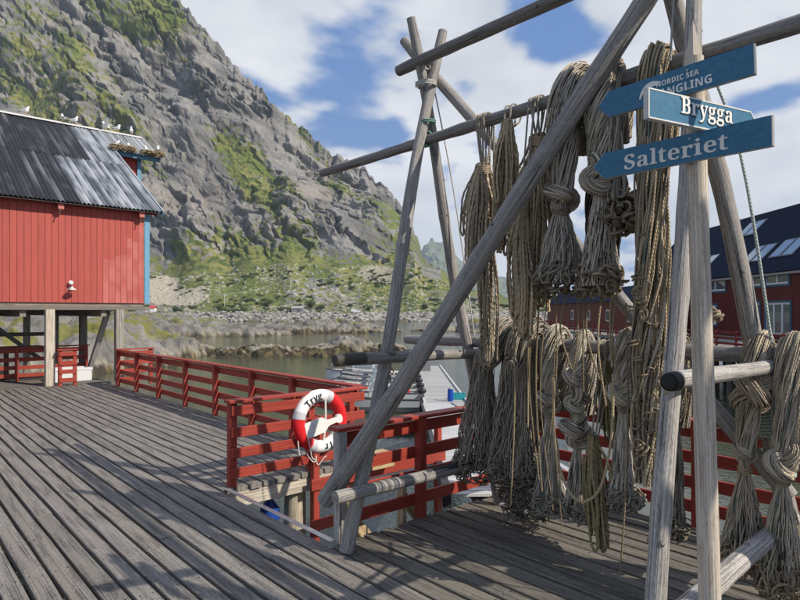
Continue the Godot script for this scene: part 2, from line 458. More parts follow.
	ar[Mesh.ARRAY_VERTEX] = v; ar[Mesh.ARRAY_NORMAL] = n; ar[Mesh.ARRAY_COLOR] = c; ar[Mesh.ARRAY_INDEX] = ix
	var me := ArrayMesh.new()
	me.add_surface_from_arrays(Mesh.PRIMITIVE_TRIANGLES, ar)
	part(self, "mountain", me, M.hill).set_meta("kind", "structure")
	hill_v = v; hill_cols = cols; hill_rows = NR
var hill_v: PackedVector3Array
var hill_cols: PackedFloat32Array
var hill_rows := 0
# a point on the built land: tangent to the right, row
func on_land(a: float, row: int) -> Vector3:
	var i := 0
	while i < hill_cols.size() - 1 and hill_cols[i] < a: i += 1
	return hill_v[i * hill_rows + row]
func make_far_hills() -> void:
	var zz := noise(131, 4.0, 5)
	var top := [[-0.2, 0.06], [0.02, 0.08], [0.035, 0.105], [0.049, 0.124], [0.062, 0.114], [0.07, 0.118], [0.085, 0.108], [0.1, 0.088], [0.12, 0.075], [0.16, 0.06], [0.25, 0.035], [0.4, 0.03], [0.7, 0.022]]
	var mb := MB.new()
	var N := 420; var R := 34
	var g := []
	for i in N + 1:
		var a := lerpf(-0.2, 0.7, i / float(N))
		var h := 0.0
		for k in top.size() - 1:
			if a >= top[k][0] and a <= top[k + 1][0]: h = lerpf(top[k][1], top[k + 1][1], (a - top[k][0]) / (top[k + 1][0] - top[k][0]))
		var col := []
		for j in R + 1:
			var k := j / float(R)
			var d := lerpf(2300.0, 3000.0, k)
			var y := lerpf(WATER - 1.0, EYE + h * 3000.0, pow(k, 1.2)) + (absf(zz.get_noise_2d(a * 6.0, k * 0.6)) * 110.0 - 20.0) * k * (1.0 - 0.75 * k)
			col.append(Vector3(a * d + zz.get_noise_2d(k * 2.0, a * 9.0) * 40.0, y, -d))
		col.append(Vector3(a * 3300.0, 0, -3300.0))
		g.append(col)
	for i in N + 1:
		for j in R + 2:
			var du: Vector3 = g[mini(i + 1, N)][j] - g[maxi(i - 1, 0)][j]
			var dv: Vector3 = g[i][mini(j + 1, R + 1)] - g[i][maxi(j - 1, 0)]
			mb.v.append(g[i][j]); mb.n.append(du.cross(dv).normalized()); mb.uv.append(Vector2.ZERO)
			mb.c.append(Color(0.17, 0.175, 0.14).lerp(Color(0.1, 0.14, 0.06), clampf(0.5 + zz.get_noise_2d(i * 0.06, j * 0.1) * 2.5, 0, 1)))
			if i < N and j < R + 1:
				var k := i * (R + 2) + j
				mb.ix.append_array(PackedInt32Array([k, k + 1, k + R + 2, k + 1, k + R + 3, k + R + 2]))
	part(self, "far_hills", mb.mesh(), M.plain).set_meta("kind", "structure")
# a low rock in the water; heights lists humps [x, d, rx, rd, height]
func make_rock(called: String, label: String, humps: Array, sd: int, x0: float, x1: float, d0: float, d1: float, nx: int, nd: int, weed: float) -> void:
	var z1 := noise(sd, 1.0 / 7.0, 4)
	var z2 := noise(sd + 1, 1.0 / 4.5, 3, true)
	var z3 := noise(sd + 2, 1.0 / 1.3, 3)
	var v := PackedVector3Array(); var c := PackedColorArray(); var n := PackedVector3Array(); var ix := PackedInt32Array()
	for i in nx + 1:
		for j in nd + 1:
			var x := lerpf(x0, x1, i / float(nx)); var d := lerpf(d0, d1, j / float(nd))
			var h := -2.5
			for q in humps:
				var e := Vector2((x - q[0]) / q[2], (d - q[1]) / q[3]).length()
				e += z1.get_noise_2d(x * 0.8, d * 0.8) * 0.35
				h = maxf(h, q[4] * (1.0 - pow(clampf(e, 0, 1.6), 2.2)))
			var k := clampf(h * 0.5 + 0.9, 0.0, 1.0)
			h += (z1.get_noise_2d(x * 0.7, d * 0.9) * 0.75 - smoothstep(0.35, 0.75, z2.get_noise_2d(x * 0.3 + d * 0.25, d * 0.55)) * 0.9 + 0.15 + z3.get_noise_2d(x * 1.3, d * 1.3) * 0.32 + absf(z3.get_noise_2d(x * 0.5 + 9.0, d * 0.7)) * 0.2) * k
			v.append(Vector3(x, WATER + h, -d))
			var col := Color(0.125, 0.12, 0.108).lerp(Color(0.25, 0.24, 0.218), clampf(0.5 + z3.get_noise_2d(x * 0.5, d * 0.5) * 0.8 + z1.get_noise_2d(x * 2.0, d * 2.0) * 0.8, 0, 1))
			var line := h + z1.get_noise_2d(x * 2.5, d * 2.5) * 0.9
			if line < weed + 0.45: col = Color(0.28, 0.262, 0.21) if z3.get_noise_2d(x, d) > -0.05 else Color(0.24, 0.215, 0.16)
			if line < weed: col = Color(0.05, 0.043, 0.028) if z3.get_noise_2d(d, x) < 0.1 else Color(0.12, 0.1, 0.05)
			if h > 2.2 and z1.get_noise_2d(x * 1.3, d * 1.3 + 40.0) > 0.12: col = Color(0.17, 0.165, 0.05)
			c.append(col)
	for i in nx + 1:
		for j in nd + 1:
			var w := nd + 1
			var du := v[mini(i + 1, nx) * w + j] - v[maxi(i - 1, 0) * w + j]
			var dv := v[i * w + mini(j + 1, nd)] - v[i * w + maxi(j - 1, 0)]
			n.append(du.cross(dv).normalized())
			if i < nx and j < nd:
				var k := i * w + j
				ix.append(k); ix.append(k + 1); ix.append(k + w); ix.append(k + 1); ix.append(k + w + 1); ix.append(k + w)
	var ar := []
	ar.resize(Mesh.ARRAY_MAX)
	ar[Mesh.ARRAY_VERTEX] = v; ar[Mesh.ARRAY_NORMAL] = n; ar[Mesh.ARRAY_COLOR] = c; ar[Mesh.ARRAY_INDEX] = ix
	var me := ArrayMesh.new()
	me.add_surface_from_arrays(Mesh.PRIMITIVE_TRIANGLES, ar)
	whole(called, me, M.rock, label, "rock")
func leaf_shape(sd: int, n: int, leaf: float) -> ArrayMesh:
	# a bush: leaf faces spread through an uneven crown about one metre across, with stems below
	var g := RandomNumberGenerator.new(); g.seed = sd
	var mb := MB.new()
	var lobes := []
	for i in 9: lobes.append([Vector3(g.randf_range(-0.34, 0.34), g.randf_range(0.2, 0.62), g.randf_range(-0.34, 0.34)), g.randf_range(0.16, 0.3)])
	for i in n:
		var q: Array = lobes[g.randi() % 9]
		var d := Vector3(g.randfn(), g.randfn(), g.randfn()).normalized()
		var p: Vector3 = q[0] + d * q[1] * pow(g.randf(), 0.4)
		var x := Vector3(g.randfn(), g.randfn() * 0.5, g.randfn()).normalized() * leaf
		var y := x.cross(d).normalized() * leaf * 0.7
		var k := g.randf_range(0.7, 1.25)
		mb.quad(p - x, p - y, p + x, p + y, Color(0.075 * k, 0.105 * k, 0.03 * k))
	return mb.mesh()
func bush_stems(sd: int) -> ArrayMesh:
	var g := RandomNumberGenerator.new(); g.seed = sd
	var mb := MB.new()
	for i in 5:
		var e := Vector3(g.randf_range(-0.25, 0.25), 0.5, g.randf_range(-0.25, 0.25))
		mb.tube(PackedVector3Array([Vector3(0, -0.15, 0), e * 0.5, e]), PackedFloat32Array([0.02, 0.015, 0.008]), 5, Color(0.12, 0.09, 0.06))
	return mb.mesh()
func make_bushes() -> void:
	var lv := [leaf_shape(5, 900, 0.05), leaf_shape(6, 900, 0.05), leaf_shape(7, 900, 0.05)]
	var st := bush_stems(8)
	# those that can be told apart: tangent, row on the foot slope, width, words
	var spots := [[-0.15, 30, 7.5, "large round dark green bush below the scree"], [-0.132, 24, 5.5, "smaller dark bush right beside the large round one"], [-0.345, 26, 5.0, "green bush near the light pole on the left slope"], [-0.3, 20, 5.5, "green bush behind the left rocky shore by the road"], [-0.05, 18, 4.5, "green bush beside the white van on the shore road"], [-0.085, 30, 4.5, "green bush midway up the lower slope above the shed"], [-0.225, 40, 5.0, "bush up the grassy slope left of the shed"], [-0.01, 26, 5.0, "green bush on the slope just right of the tall pole"], [0.04, 24, 6.0, "green bush on the slope below the far blue hills"], [-0.26, 16, 4.5, "low bush at the roadside left of the grey shed"], [-0.37, 14, 6.0, "wide low bush at the foot of the pale scree"], [-0.2, 17, 4.0, "small bush by the roadside next to the grey shed"]]
	var i := 0
	for q in spots:
		var p := on_land(q[0], 14 + q[1])
		var o := thing("bush", q[3], "bush", p + Vector3(0, -0.4, 0), "bushes on the far slope")
		var w: float = q[2]
		var xf := Transform3D(Basis.from_euler(Vector3(0, i * 1.3, 0)).scaled(Vector3(w, w * 0.8, w)), o.position)
		part(o, "foliage", lv[i % 3], M.leaf, xf)
		part(o, "stem", st, M.plain, xf)
		i += 1
	# the scrub nobody could count
	var mm := MultiMesh.new()
	mm.transform_format = MultiMesh.TRANSFORM_3D
	mm.mesh = leaf_shape(9, 320, 0.08)
	var g := RandomNumberGenerator.new(); g.seed = 77
	var nz := noise(81, 0.02, 3)
	var list := []
	while list.size() < 430:
		var a := g.randf_range(-0.72, 0.32)
		var p := on_land(a, 14 + 9 + g.randi() % 95)
		if nz.get_noise_2d(p.x, p.z) < g.randf_range(-0.1, 0.35): continue
		var w := g.randf_range(1.2, 3.6)
		list.append(Transform3D(Basis.from_euler(Vector3(0, g.randf() * TAU, 0)).scaled(Vector3(w * 1.3, w * 0.7, w * 1.3)), p + Vector3(0, -0.25, 0)))
	mm.instance_count = list.size()
	for k in list.size(): mm.set_instance_transform(k, list[k])
	var mi := MultiMeshInstance3D.new()
	mi.name = "scrub"; mi.multimesh = mm; mi.material_override = M.leaf
	add_child(mi)
	mi.set_meta("kind", "stuff"); tag(mi, "low green scrub scattered over the lower mountain slope", "scrub")
	# boulders along the far shore, too many to count
	var bm := MB.new()
	var zb := noise(83, 1.6, 3)
	bm = ball(Vector3.ZERO, Vector3(0.5, 0.38, 0.5), 8, 6, Color.WHITE)
	for k in bm.v.size():
		bm.v[k] *= 1.0 + 0.5 * zb.get_noise_3dv(bm.v[k])
	var m2 := MultiMesh.new()
	m2.transform_format = MultiMesh.TRANSFORM_3D; m2.use_colors = true
	m2.mesh = bm.mesh()
	m2.instance_count = 1900
	for k in 1900:
		var a := g.randf_range(-0.5, 0.6)
		var low := g.randf() < 0.88
		var p := on_land(a, g.randi_range(5, 13) if low else 14 + 8 + int(pow(g.randf(), 1.3) * 90.0))
		var w := g.randf_range(0.7, 2.6) * (0.8 if low else 0.6)
		m2.set_instance_transform(k, Transform3D(Basis.from_euler(Vector3(g.randf(), g.randf() * TAU, g.randf())).scaled(Vector3(w * 1.3, w, w)), p))
		var e := g.randf_range(0.17, 0.4)
		m2.set_instance_color(k, Color(e, e * 0.955, e * 0.87))
	var mj := MultiMeshInstance3D.new()
	mj.name = "shore_boulders"; mj.multimesh = m2; mj.material_override = M.leaf
	add_child(mj)
	mj.set_meta("kind", "stuff"); tag(mj, "pale grey boulders strewn along the far shore and slope", "boulders")
func ball(o: Vector3, r: Vector3, nu: int, nv: int, col: Color) -> MB:
	var mb := MB.new()
	for j in nv + 1:
		var ph := PI * j / nv
		for i in nu + 1:
			var th := TAU * i / nu
			var d := Vector3(sin(ph) * cos(th), cos(ph), sin(ph) * sin(th))
			mb.v.append(o + d * r); mb.n.append((d / r).normalized()); mb.c.append(col); mb.uv.append(Vector2(i / float(nu), j / float(nv)))
	for j in nv:
		for i in nu:
			var a := j * (nu + 1) + i
			var w := nu + 1
			mb.ix.append(a); mb.ix.append(a + w + 1); mb.ix.append(a + 1); mb.ix.append(a); mb.ix.append(a + w); mb.ix.append(a + w + 1)
	return mb
func join(a: MB, b: MB) -> void:
	var k := a.v.size()
	a.v.append_array(b.v); a.n.append_array(b.n); a.uv.append_array(b.uv); a.c.append_array(b.c)
	for i in b.ix: a.ix.append(i + k)
func plank_run(o: Node3D, called: String, t: float, s0: float, s1: float, w: float, m: Material, tone := 1.0, y := 0.0, h := 0.05) -> void:
	var s := s0
	while s < s1 - 0.05:
		var L := rng.randf_range(3.6, 5.2)
		var e := minf(s + L, s1)
		if s1 - e < 1.0: e = s1
		var mb := MB.new()
		var k := rng.randf_range(0.82, 1.12)
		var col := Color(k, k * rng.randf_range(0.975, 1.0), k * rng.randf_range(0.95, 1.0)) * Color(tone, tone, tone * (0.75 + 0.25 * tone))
		mb.board(e - s - 0.006, w, h, 0.004, rng, 0.0035, col, maxi(3, int((e - s) / 0.45)))
		var bs := grid_basis() * Basis.from_euler(Vector3(rng.randf_range(-0.012, 0.012), 0, 0))
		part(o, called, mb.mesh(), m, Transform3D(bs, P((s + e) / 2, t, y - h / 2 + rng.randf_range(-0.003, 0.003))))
		s = e
func make_deck() -> void:
	var o := setting("wharf_deck")
	var pitch := 0.1485
	var w := 0.1215
	var i := -14
	while true:
		var t := i * pitch + 0.06
		if t > 4.86: break
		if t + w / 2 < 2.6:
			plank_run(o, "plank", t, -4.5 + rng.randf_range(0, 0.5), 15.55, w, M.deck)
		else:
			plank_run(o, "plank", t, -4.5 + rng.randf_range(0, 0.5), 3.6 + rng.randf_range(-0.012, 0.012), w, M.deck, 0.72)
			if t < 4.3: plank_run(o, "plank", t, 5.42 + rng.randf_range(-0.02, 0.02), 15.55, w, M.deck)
		i += 1
	# joists across, under the planks
	var s := -4.2
	while s < 15.6:
		var a := -1.9; var b := 2.56
		if s < 3.6: b = 4.84
		if s > 5.42: b = 4.3
		var mb := MB.new(); mb.board(b - a, 0.075, 0.16, 0.004, rng, 0.001, Color(0.55, 0.52, 0.48))
		part(o, "joist", mb.mesh(), M.deck, Transform3D(cross_basis(), P(s, (a + b) / 2, -0.137)))
		s += 0.72
	# nail heads where the planks cross the joists
	var nails := MB.new()
	var sn := -0.6
	while sn < 15.5:
		for k in 47:
			var t := (k - 14) * pitch + 0.06
			if t > 4.86 or (t > 2.54 and sn > 3.55 and (sn < 5.46 or t > 4.3)): continue
			for e in [-0.035, 0.035]:
				var c0 := P(sn + rng.randf_range(-0.012, 0.012), t + e + rng.randf_range(-0.006, 0.006), 0.0045)
				for a in 5: nails.tri(c0, c0 + Vector3(cos(TAU * (a + 1) / 5.0), 0, -sin(TAU * (a + 1) / 5.0)) * -0.006, c0 + Vector3(cos(TAU * a / 5.0), 0, -sin(TAU * a / 5.0)) * -0.006, Color(0.03, 0.026, 0.024))
		sn += 0.72
	part(o, "nail_heads", nails.mesh(), M.plain).set_meta("kind", "stuff")
	# the pale edge beam of the far deck, seen across the gap, and the other edge beams
	var mb2 := MB.new(); mb2.board(1.74, 0.07, 0.15, 0.005, rng, 0.001, Color(1.15, 1.15, 1.05))
	part(o, "edge_beam", mb2.mesh(), M.fresh, Transform3D(cross_basis(), P(5.47, 3.46, -0.132)))
	var mb3 := MB.new(); mb3.board(2.28, 0.07, 0.2, 0.005, rng, 0.001, Color(0.7, 0.68, 0.62))
	part(o, "edge_beam", mb3.mesh(), M.deck, Transform3D(cross_basis(), P(3.56, 3.72, -0.157)))
	var mb4 := MB.new(); mb4.board(1.86, 0.07, 0.2, 0.005, rng, 0.001, Color(0.7, 0.68, 0.62))
	part(o, "edge_beam", mb4.mesh(), M.deck, Transform3D(grid_basis(), P(4.52, 2.545, -0.157)))
	# worn metal strip along the edge of the gap
	var st := MB.new(); st.board(1.75, 0.05, 0.008, 0.002, rng, 0.0, Color(1.0, 1.0, 1.02))
	part(o, "edge_strip", st.mesh(), M.metal, Transform3D(grid_basis(), P(4.52, 2.567, 0.0065)))
	# piles that carry the deck
	for q in [[5.6, 3.44], [5.6, 4.15], [9.2, 4.1], [12.4, 4.1], [15.2, 4.0], [3.3, 2.7], [3.3, 4.7], [0.4, 4.7], [-3.0, 4.7], [15.2, 0.5], [8.0, 1.0], [4.0, 0.5], [0.0, 0.5]]:
		var pale: bool = q[0] == 5.6 and q[1] == 3.44
		part(o, "pile", log_mesh(P(q[0], q[1], -6.0), P(q[0], q[1], -0.22), 0.13, 0.12, 0.004, Color(1.2, 1.2, 1.1) if pale else Color(0.6, 0.58, 0.53)), M.fresh if pale else M.log)
	# far end under the boathouse: boards laid across
	var f := setting("boathouse_landing")
	var ss := 15.63
	while ss < 18.6:
		var mb := MB.new()
		var k := rng.randf_range(0.6, 0.85)
		mb.board(8.0, 0.135, 0.05, 0.005, rng, 0.002, Color(k, k * 0.98, k * 0.95), 8)
		part(f, "plank", mb.mesh(), M.deck, Transform3D(cross_basis(), P(ss, 0.4, -0.03)))
		ss += 0.1485
	for t in [-3.0, -0.5, 2.0, 4.2]:
		part(f, "pile", log_mesh(P(18.2, t, -6.0), P(18.2, t, -0.06), 0.13, 0.12, 0.004, Color(0.6, 0.58, 0.53)), M.log)
# a railing: posts and boards between two places; side is where the boards sit against the posts
func railing(label: String, a: Vector2, b: Vector2, posts: Array, side: float, first_grey := false, levels := [0.74, 0.53, 0.33, 0.135], m: Material = null, tone := 1.0, cap := true) -> void:
	if m == null: m = M.red
	var o := thing("railing", label, "railing", P(a.x, a.y))
	var along := a.distance_to(b)
	var dir2 := (b - a) / along
	var dir := (P(b.x, b.y) - P(a.x, a.y)).normalized()
	var bs := up_basis(dir)
	var off := bs.z * side
	var col := Color(tone, tone, tone)
	for q in posts:
		var p2: Vector2 = a + dir2 * float(q)
		var mb := MB.new(); mb.board(0.82, 0.075, 0.075, 0.004, rng, 0.001, col)
		var grey: bool = first_grey and q == posts[0]
		part(o, "post", mb.mesh(), M.log if grey else m, Transform3D(Basis(Vector3.UP, bs.z, bs.x), P(p2.x, p2.y, 0.405)))
	for y in levels:
		var mb := MB.new(); mb.board(along, 0.026, 0.098, 0.004, rng, 0.001, col * Color(1, 1, 1) * rng.randf_range(0.94, 1.05), maxi(3, int(along / 0.6)))
		part(o, "rail", mb.mesh(), m, Transform3D(bs, (P(a.x, a.y) + P(b.x, b.y)) / 2 + Vector3(0, y, 0) + off * 0.053))
	if cap:
		var mb := MB.new(); mb.board(along + 0.06, 0.13, 0.03, 0.005, rng, 0.001, col, maxi(3, int(along / 0.6)))
		part(o, "cap_board", mb.mesh(), m, Transform3D(bs, (P(a.x, a.y) + P(b.x, b.y)) / 2 + Vector3(0, 0.832, 0) + off * 0.02))
func make_railings() -> void:
	railing("long red railing along the bay edge of the left deck", Vector2(14.6, 4.26), Vector2(5.62, 4.26), [0.04, 1.32, 2.62, 3.95, 5.2, 6.45, 7.6, 8.9], -1.0)
	railing("red railing with the lifebuoy hung on it", Vector2(5.47, 2.62), Vector2(5.47, 4.24), [0.03, 0.93], 1.0)
	railing("red railing with a grey wooden end post, in front of the gangway", Vector2(3.63, 2.6), Vector2(3.63, 4.84), [0.02, 0.84, 2.12], -1.0, true)
	railing("shaded dark red railing behind the hanging nets", Vector2(3.5, 4.92), Vector2(-2.4, 4.92), [0.05, 1.5, 2.95, 4.4, 5.8], -1.0)
	railing("red railing across the far end under the boathouse", Vector2(17.2, -2.6), Vector2(17.2, 4.3), [0.05, 1.5, 3.0, 4.6, 5.3, 6.85], -1.0)
	railing("short red railing returning from the end of the long one towards the bay", Vector2(14.75, 4.3), Vector2(14.75, 5.1), [0.03, 0.76], 1.0)
	railing("short red gate section beside the pale boathouse stilt", Vector2(15.45, 3.25), Vector2(15.45, 3.6), [0.02, 0.33], 1.0)
	# lower fence on the water side of the gap
	var o := thing("lower_fence", "bright red low fence below deck level in the gap behind the railing", "fence", P(5.38, 3.55, -1.0))
	var mb := MB.new(); mb.board(1.15, 0.075, 0.075, 0.004, rng)
	for t in [3.55, 5.4]:
		part(o, "post", mb.mesh(), M.red, Transform3D(Basis(Vector3.UP, Vector3(SA, 0, CA), Vector3(CA, 0, -SA)), P(5.38, t, -0.3)))
	for y in [-0.55, -0.12]:
		var m2 := MB.new(); m2.board(2.0, 0.026, 0.12, 0.004, rng, 0.001, Color(1.1, 1.1, 1.1))
		part(o, "rail", m2.mesh(), M.red, Transform3D(cross_basis(), P(5.325, 4.47, y)))
	# unpainted props behind the railing
	for q in [[3.74, 2.74, 0.62, "pale timber prop behind the grey railing post"], [3.74, 3.33, 0.3, "pale timber prop with a brace behind the red railing post"]]:
		var t := thing("timber_prop", q[3], "prop", P(q[0], q[1], -0.6))
		var m3 := MB.new(); m3.board(q[2] + 0.6, 0.05, 0.07, 0.003, rng, 0.0, Color(0.95, 0.85, 0.65))
		part(t, "upright", m3.mesh(), M.fresh, Transform3D(Basis(Vector3.UP, Vector3(SA, 0, CA), Vector3(CA, 0, -SA)), P(q[0], q[1], (q[2] - 0.6) / 2)))
		var m4 := MB.new(); m4.board(0.5, 0.04, 0.09, 0.003, rng, 0.0, Color(0.95, 0.83, 0.6))
		var bx := (P(q[0], q[1] + 0.3, -0.2) - P(q[0], q[1], 0.16)).normalized()
		part(t, "brace", m4.mesh(), M.fresh, Transform3D(up_basis(bx), P(q[0] + 0.06, q[1] + 0.19, -0.02)))
	# a step box below
	var sb := MB.new()
	sb.board(0.32, 0.22, 0.16, 0.005, rng, 0.0, Color(0.95, 0.8, 0.52))
	whole("wooden_step", sb.mesh(), M.fresh, "small pale wooden step on the low red fence in the gap", "step", Transform3D(cross_basis(), P(5.28, 4.33, 0.022)))
func make_lifebuoy() -> void:
	var c := P(5.38, 3.62, 0.535)
	var bs := cross_basis() * Basis.from_euler(Vector3(-0.06, 0, 0.0))
	var o := thing("lifebuoy", "red and white lifebuoy hanging on the red railing", "lifebuoy", c)
	var R := 0.27; var r := 0.068
	# four coloured quarters, clockwise from the white one at the top left
	var quarters := [[68.0, 163.0, Color(0.78, 0.78, 0.76), "white_section"], [-40.0, 68.0, Color(0.62, 0.02, 0.025), "red_section"], [-115.0, -40.0, Color(0.78, 0.78, 0.76), "white_section"], [163.0, 245.0, Color(0.62, 0.02, 0.025), "red_section"]]
	for q in quarters:
		var mb := MB.new()
		var pp := PackedVector3Array(); var rr := PackedFloat32Array()
		for i in 15:
			var th := deg_to_rad(lerpf(q[0], q[1], i / 14.0))
			pp.append(bs * Vector3(cos(th) * R, sin(th) * R, 0)); rr.append(r)
		mb.tube(pp, rr, 20, q[2], 0.0, 0.0, 0.0, false)
		part(o, q[3], mb.mesh(), M.gloss, Transform3D(Basis.IDENTITY, c))
	for th0 in [68.0, 163.0, 245.0, -40.0]:
		var mb := MB.new()
		var pp := PackedVector3Array(); var rr := PackedFloat32Array()
		for i in 4:
			var th := deg_to_rad(th0 + (i - 1.5) * 5.0)
			pp.append(bs * Vector3(cos(th) * R, sin(th) * R, 0)); rr.append(r + 0.002)
		mb.tube(pp, rr, 20, Color(0.5, 0.52, 0.54), 0.0, 0.0, 0.0, false)
		part(o, "reflective_band", mb.mesh(), M.gloss, Transform3D(Basis.IDENTITY, c))
	# lettering bent round the ring, twice
	var f := SystemFont.new()
	f.font_names = PackedStringArray(["Droid Sans"]); f.font_weight = 600
	for turn in [[116.0, "Tryg", 11.5], [-78.0, "Tr", 13.0]]:
		var word: String = turn[1]
		for i in word.length():
			var tm := TextMesh.new()
			tm.text = word[i]; tm.font = f; tm.font_size = 48; tm.depth = 0.004; tm.pixel_size = 0.105 / 48.0
			tm.horizontal_alignment = HORIZONTAL_ALIGNMENT_CENTER; tm.vertical_alignment = VERTICAL_ALIGNMENT_CENTER
			var th: float = deg_to_rad(turn[0] - (i - (word.length() - 1) / 2.0) * turn[2])
			var out := Vector3(cos(th), sin(th), 0)
			var lb := Basis(Vector3(sin(th), -cos(th), 0), out, Vector3(0, 0, 1))
			part(o, "lettering", tm, letter_dark, Transform3D(bs * lb, c + bs * (out * (R + 0.002) + Vector3(0, 0, r + 0.001))))
	# cord round the ring, hanging loose below
	var rope := MB.new()
	var pr := PackedVector3Array()
	for i in 41:
		var k := i / 40.0
		var th := deg_to_rad(lerpf(205.0, 275.0, k))
		var sag := sin(k * PI * 3.0); sag = sag * sag
		pr.append(bs * Vector3(cos(th) * (R + r + 0.012) - 0.03 * sin(k * 9.0), sin(th) * (R + r + 0.01) - 0.085 * sag - 0.02, 0.05 + 0.02 * sin(k * 14.0)))
	rope.tube(pr, PackedFloat32Array([0.006]), 6, Color(0.7, 0.69, 0.66))
	var pr2 := PackedVector3Array()
	for i in 25:
		var k := i / 24.0
		pr2.append(bs * Vector3(-0.22 + 0.1 * k, -0.12 - 0.26 * sin(k * PI * 0.62) , 0.075 + 0.01 * sin(k * 8.0)))
	rope.tube(pr2, PackedFloat32Array([0.006]), 6, Color(0.7, 0.69, 0.66))
	part(o, "cord", rope.mesh(), M.net, Transform3D(Basis.IDENTITY, c))
	# the white throwing-line board across it, on its strap
	var t := thing("throw_line_board", "white wooden throw line paddle held across the lifebuoy", "paddle", P(5.36, 3.62, 0.44))
	var pb := MB.new()
	var bx := bs * Vector3(cos(0.2), sin(0.2), 0)
	var pc := P(5.33, 3.62, 0.5)
	var outline := [[-0.23, 0.07], [-0.22, 0.08], [0.0, 0.08], [0.035, 0.05], [0.07, 0.03], [0.17, 0.026], [0.185, 0.042], [0.21, 0.05], [0.235, 0.042], [0.25, 0.02]]
	var by := bs.z.cross(bx).normalized()
	for i in outline.size() - 1:
		var p0: Array = outline[i]; var p1: Array = outline[i + 1]
		for zf in [1.0, -1.0]:
			var z: Vector3 = bs.z * 0.018 * zf
			var a: Vector3 = bx * p0[0] - by * p0[1] + z; var b: Vector3 = bx * p1[0] - by * p1[1] + z
			var e: Vector3 = bx * p1[0] + by * p1[1] + z; var g: Vector3 = bx * p0[0] + by * p0[1] + z
			if zf > 0: pb.quad(a, b, e, g, Color(0.76, 0.76, 0.73))
			else: pb.quad(g, e, b, a, Color(0.76, 0.76, 0.73))
		for yf in [1.0, -1.0]:
			var a: Vector3 = bx * p0[0] + by * p0[1] * yf + bs.z * 0.018; var b: Vector3 = bx * p1[0] + by * p1[1] * yf + bs.z * 0.018
			if yf > 0: pb.quad(a, b, b - bs.z * 0.036, a - bs.z * 0.036, Color(0.76, 0.76, 0.73))
			else: pb.quad(b, a, a - bs.z * 0.036, b - bs.z * 0.036, Color(0.76, 0.76, 0.73))
	pb.quad(bx * -0.23 - by * 0.07 + bs.z * 0.018, bx * -0.23 + by * 0.07 + bs.z * 0.018, bx * -0.23 + by * 0.07 - bs.z * 0.018, bx * -0.23 - by * 0.07 - bs.z * 0.018, Color(0.76, 0.76, 0.73))
	part(t, "board", pb.mesh(), M.paint, Transform3D(Basis.IDENTITY, pc))
	var sp := MB.new()
	sp.tube(PackedVector3Array([P(5.345, 3.66, 0.8), P(5.325, 3.65, 0.5), P(5.35, 3.63, 0.24)]), PackedFloat32Array([0.012]), 6, Color(0.74, 0.74, 0.7))
	part(t, "strap", sp.mesh(), M.net)
var letter_dark: StandardMaterial3D
func make_water() -> void:
	# calm cove on the left, wind-ruffled fairway, sheltered slip before the lodge wharf on the right
	var left := [Vector2(-7, -200), Vector2(-7, 12), Vector2(1.7, 25), Vector2(1.7, 50), Vector2(-3, 108), Vector2(-9, 146), Vector2(-40, 310), Vector2(-300, 4000)]
	var right := [Vector2(3, -200), Vector2(3.4, 12), Vector2(7.0, 25), Vector2(14, 50), Vector2(24, 108), Vector2(30, 146), Vector2(60, 310), Vector2(900, 4000)]
	var o := setting("water")
	for side in 3:
		var mb := MB.new()
		for i in left.size() - 1:
			var a: Vector2 = left[i]; var b: Vector2 = left[i + 1]
			var e: Vector2 = right[i]; var f: Vector2 = right[i + 1]
			if side == 0: mb.quad(Q(-4000, a.y, WATER), Q(a.x, a.y, WATER), Q(b.x, b.y, WATER), Q(-4000, b.y, WATER))
			elif side == 1: mb.quad(Q(a.x, a.y, WATER), Q(e.x, e.y, WATER), Q(f.x, f.y, WATER), Q(b.x, b.y, WATER))
			else: mb.quad(Q(e.x, e.y, WATER), Q(4000, e.y, WATER), Q(4000, f.y, WATER), Q(f.x, f.y, WATER))
		part(o, ["cove_water", "ruffled_water", "slip_water"][side], mb.mesh(), M.ruffled if side == 1 else M.water)
	var sb := MB.new()
	sb.quad(Vector3(-4000, -9, 300), Vector3(4000, -9, 300), Vector3(4000, -9, -4000), Vector3(-4000, -9, -4000), Color(0.1, 0.1, 0.07))
	part(self, "seabed", sb.mesh(), M.plain).set_meta("kind", "structure")
func pole(o: Node3D, called: String, a: Vector3, b: Vector3, r0: float, r1: float, tone := 1.0, wob := 0.01) -> void:
	var col := Color(tone, tone, tone)
	part(o, called, log_mesh(a, b, r0, r1, wob, col, 16), M.log)
func rope_line(pts: Array, r: float, col: Color, sides := 6, sub := 6) -> ArrayMesh:
	var mb := MB.new(); rope_into(mb, pts, r, col, sides, sub); return mb.mesh()
func rope_into(mb: MB, pts: Array, r: float, col: Color, sides := 6, sub := 6) -> void:
	var cv := Curve3D.new()
	for i in pts.size():
		var a: Vector3 = pts[maxi(i - 1, 0)]; var b: Vector3 = pts[mini(i + 1, pts.size() - 1)]
		cv.add_point(pts[i], (a - b) / 6.0, (b - a) / 6.0)
	var pp := PackedVector3Array()
	for i in (pts.size() - 1) * sub + 1: pp.append(cv.sample(int(i / float(sub)) if i < (pts.size() - 1) * sub else pts.size() - 2, (i % sub) / float(sub) if i < (pts.size() - 1) * sub else 1.0))
	mb.tube(pp, PackedFloat32Array([r]), sides, col)
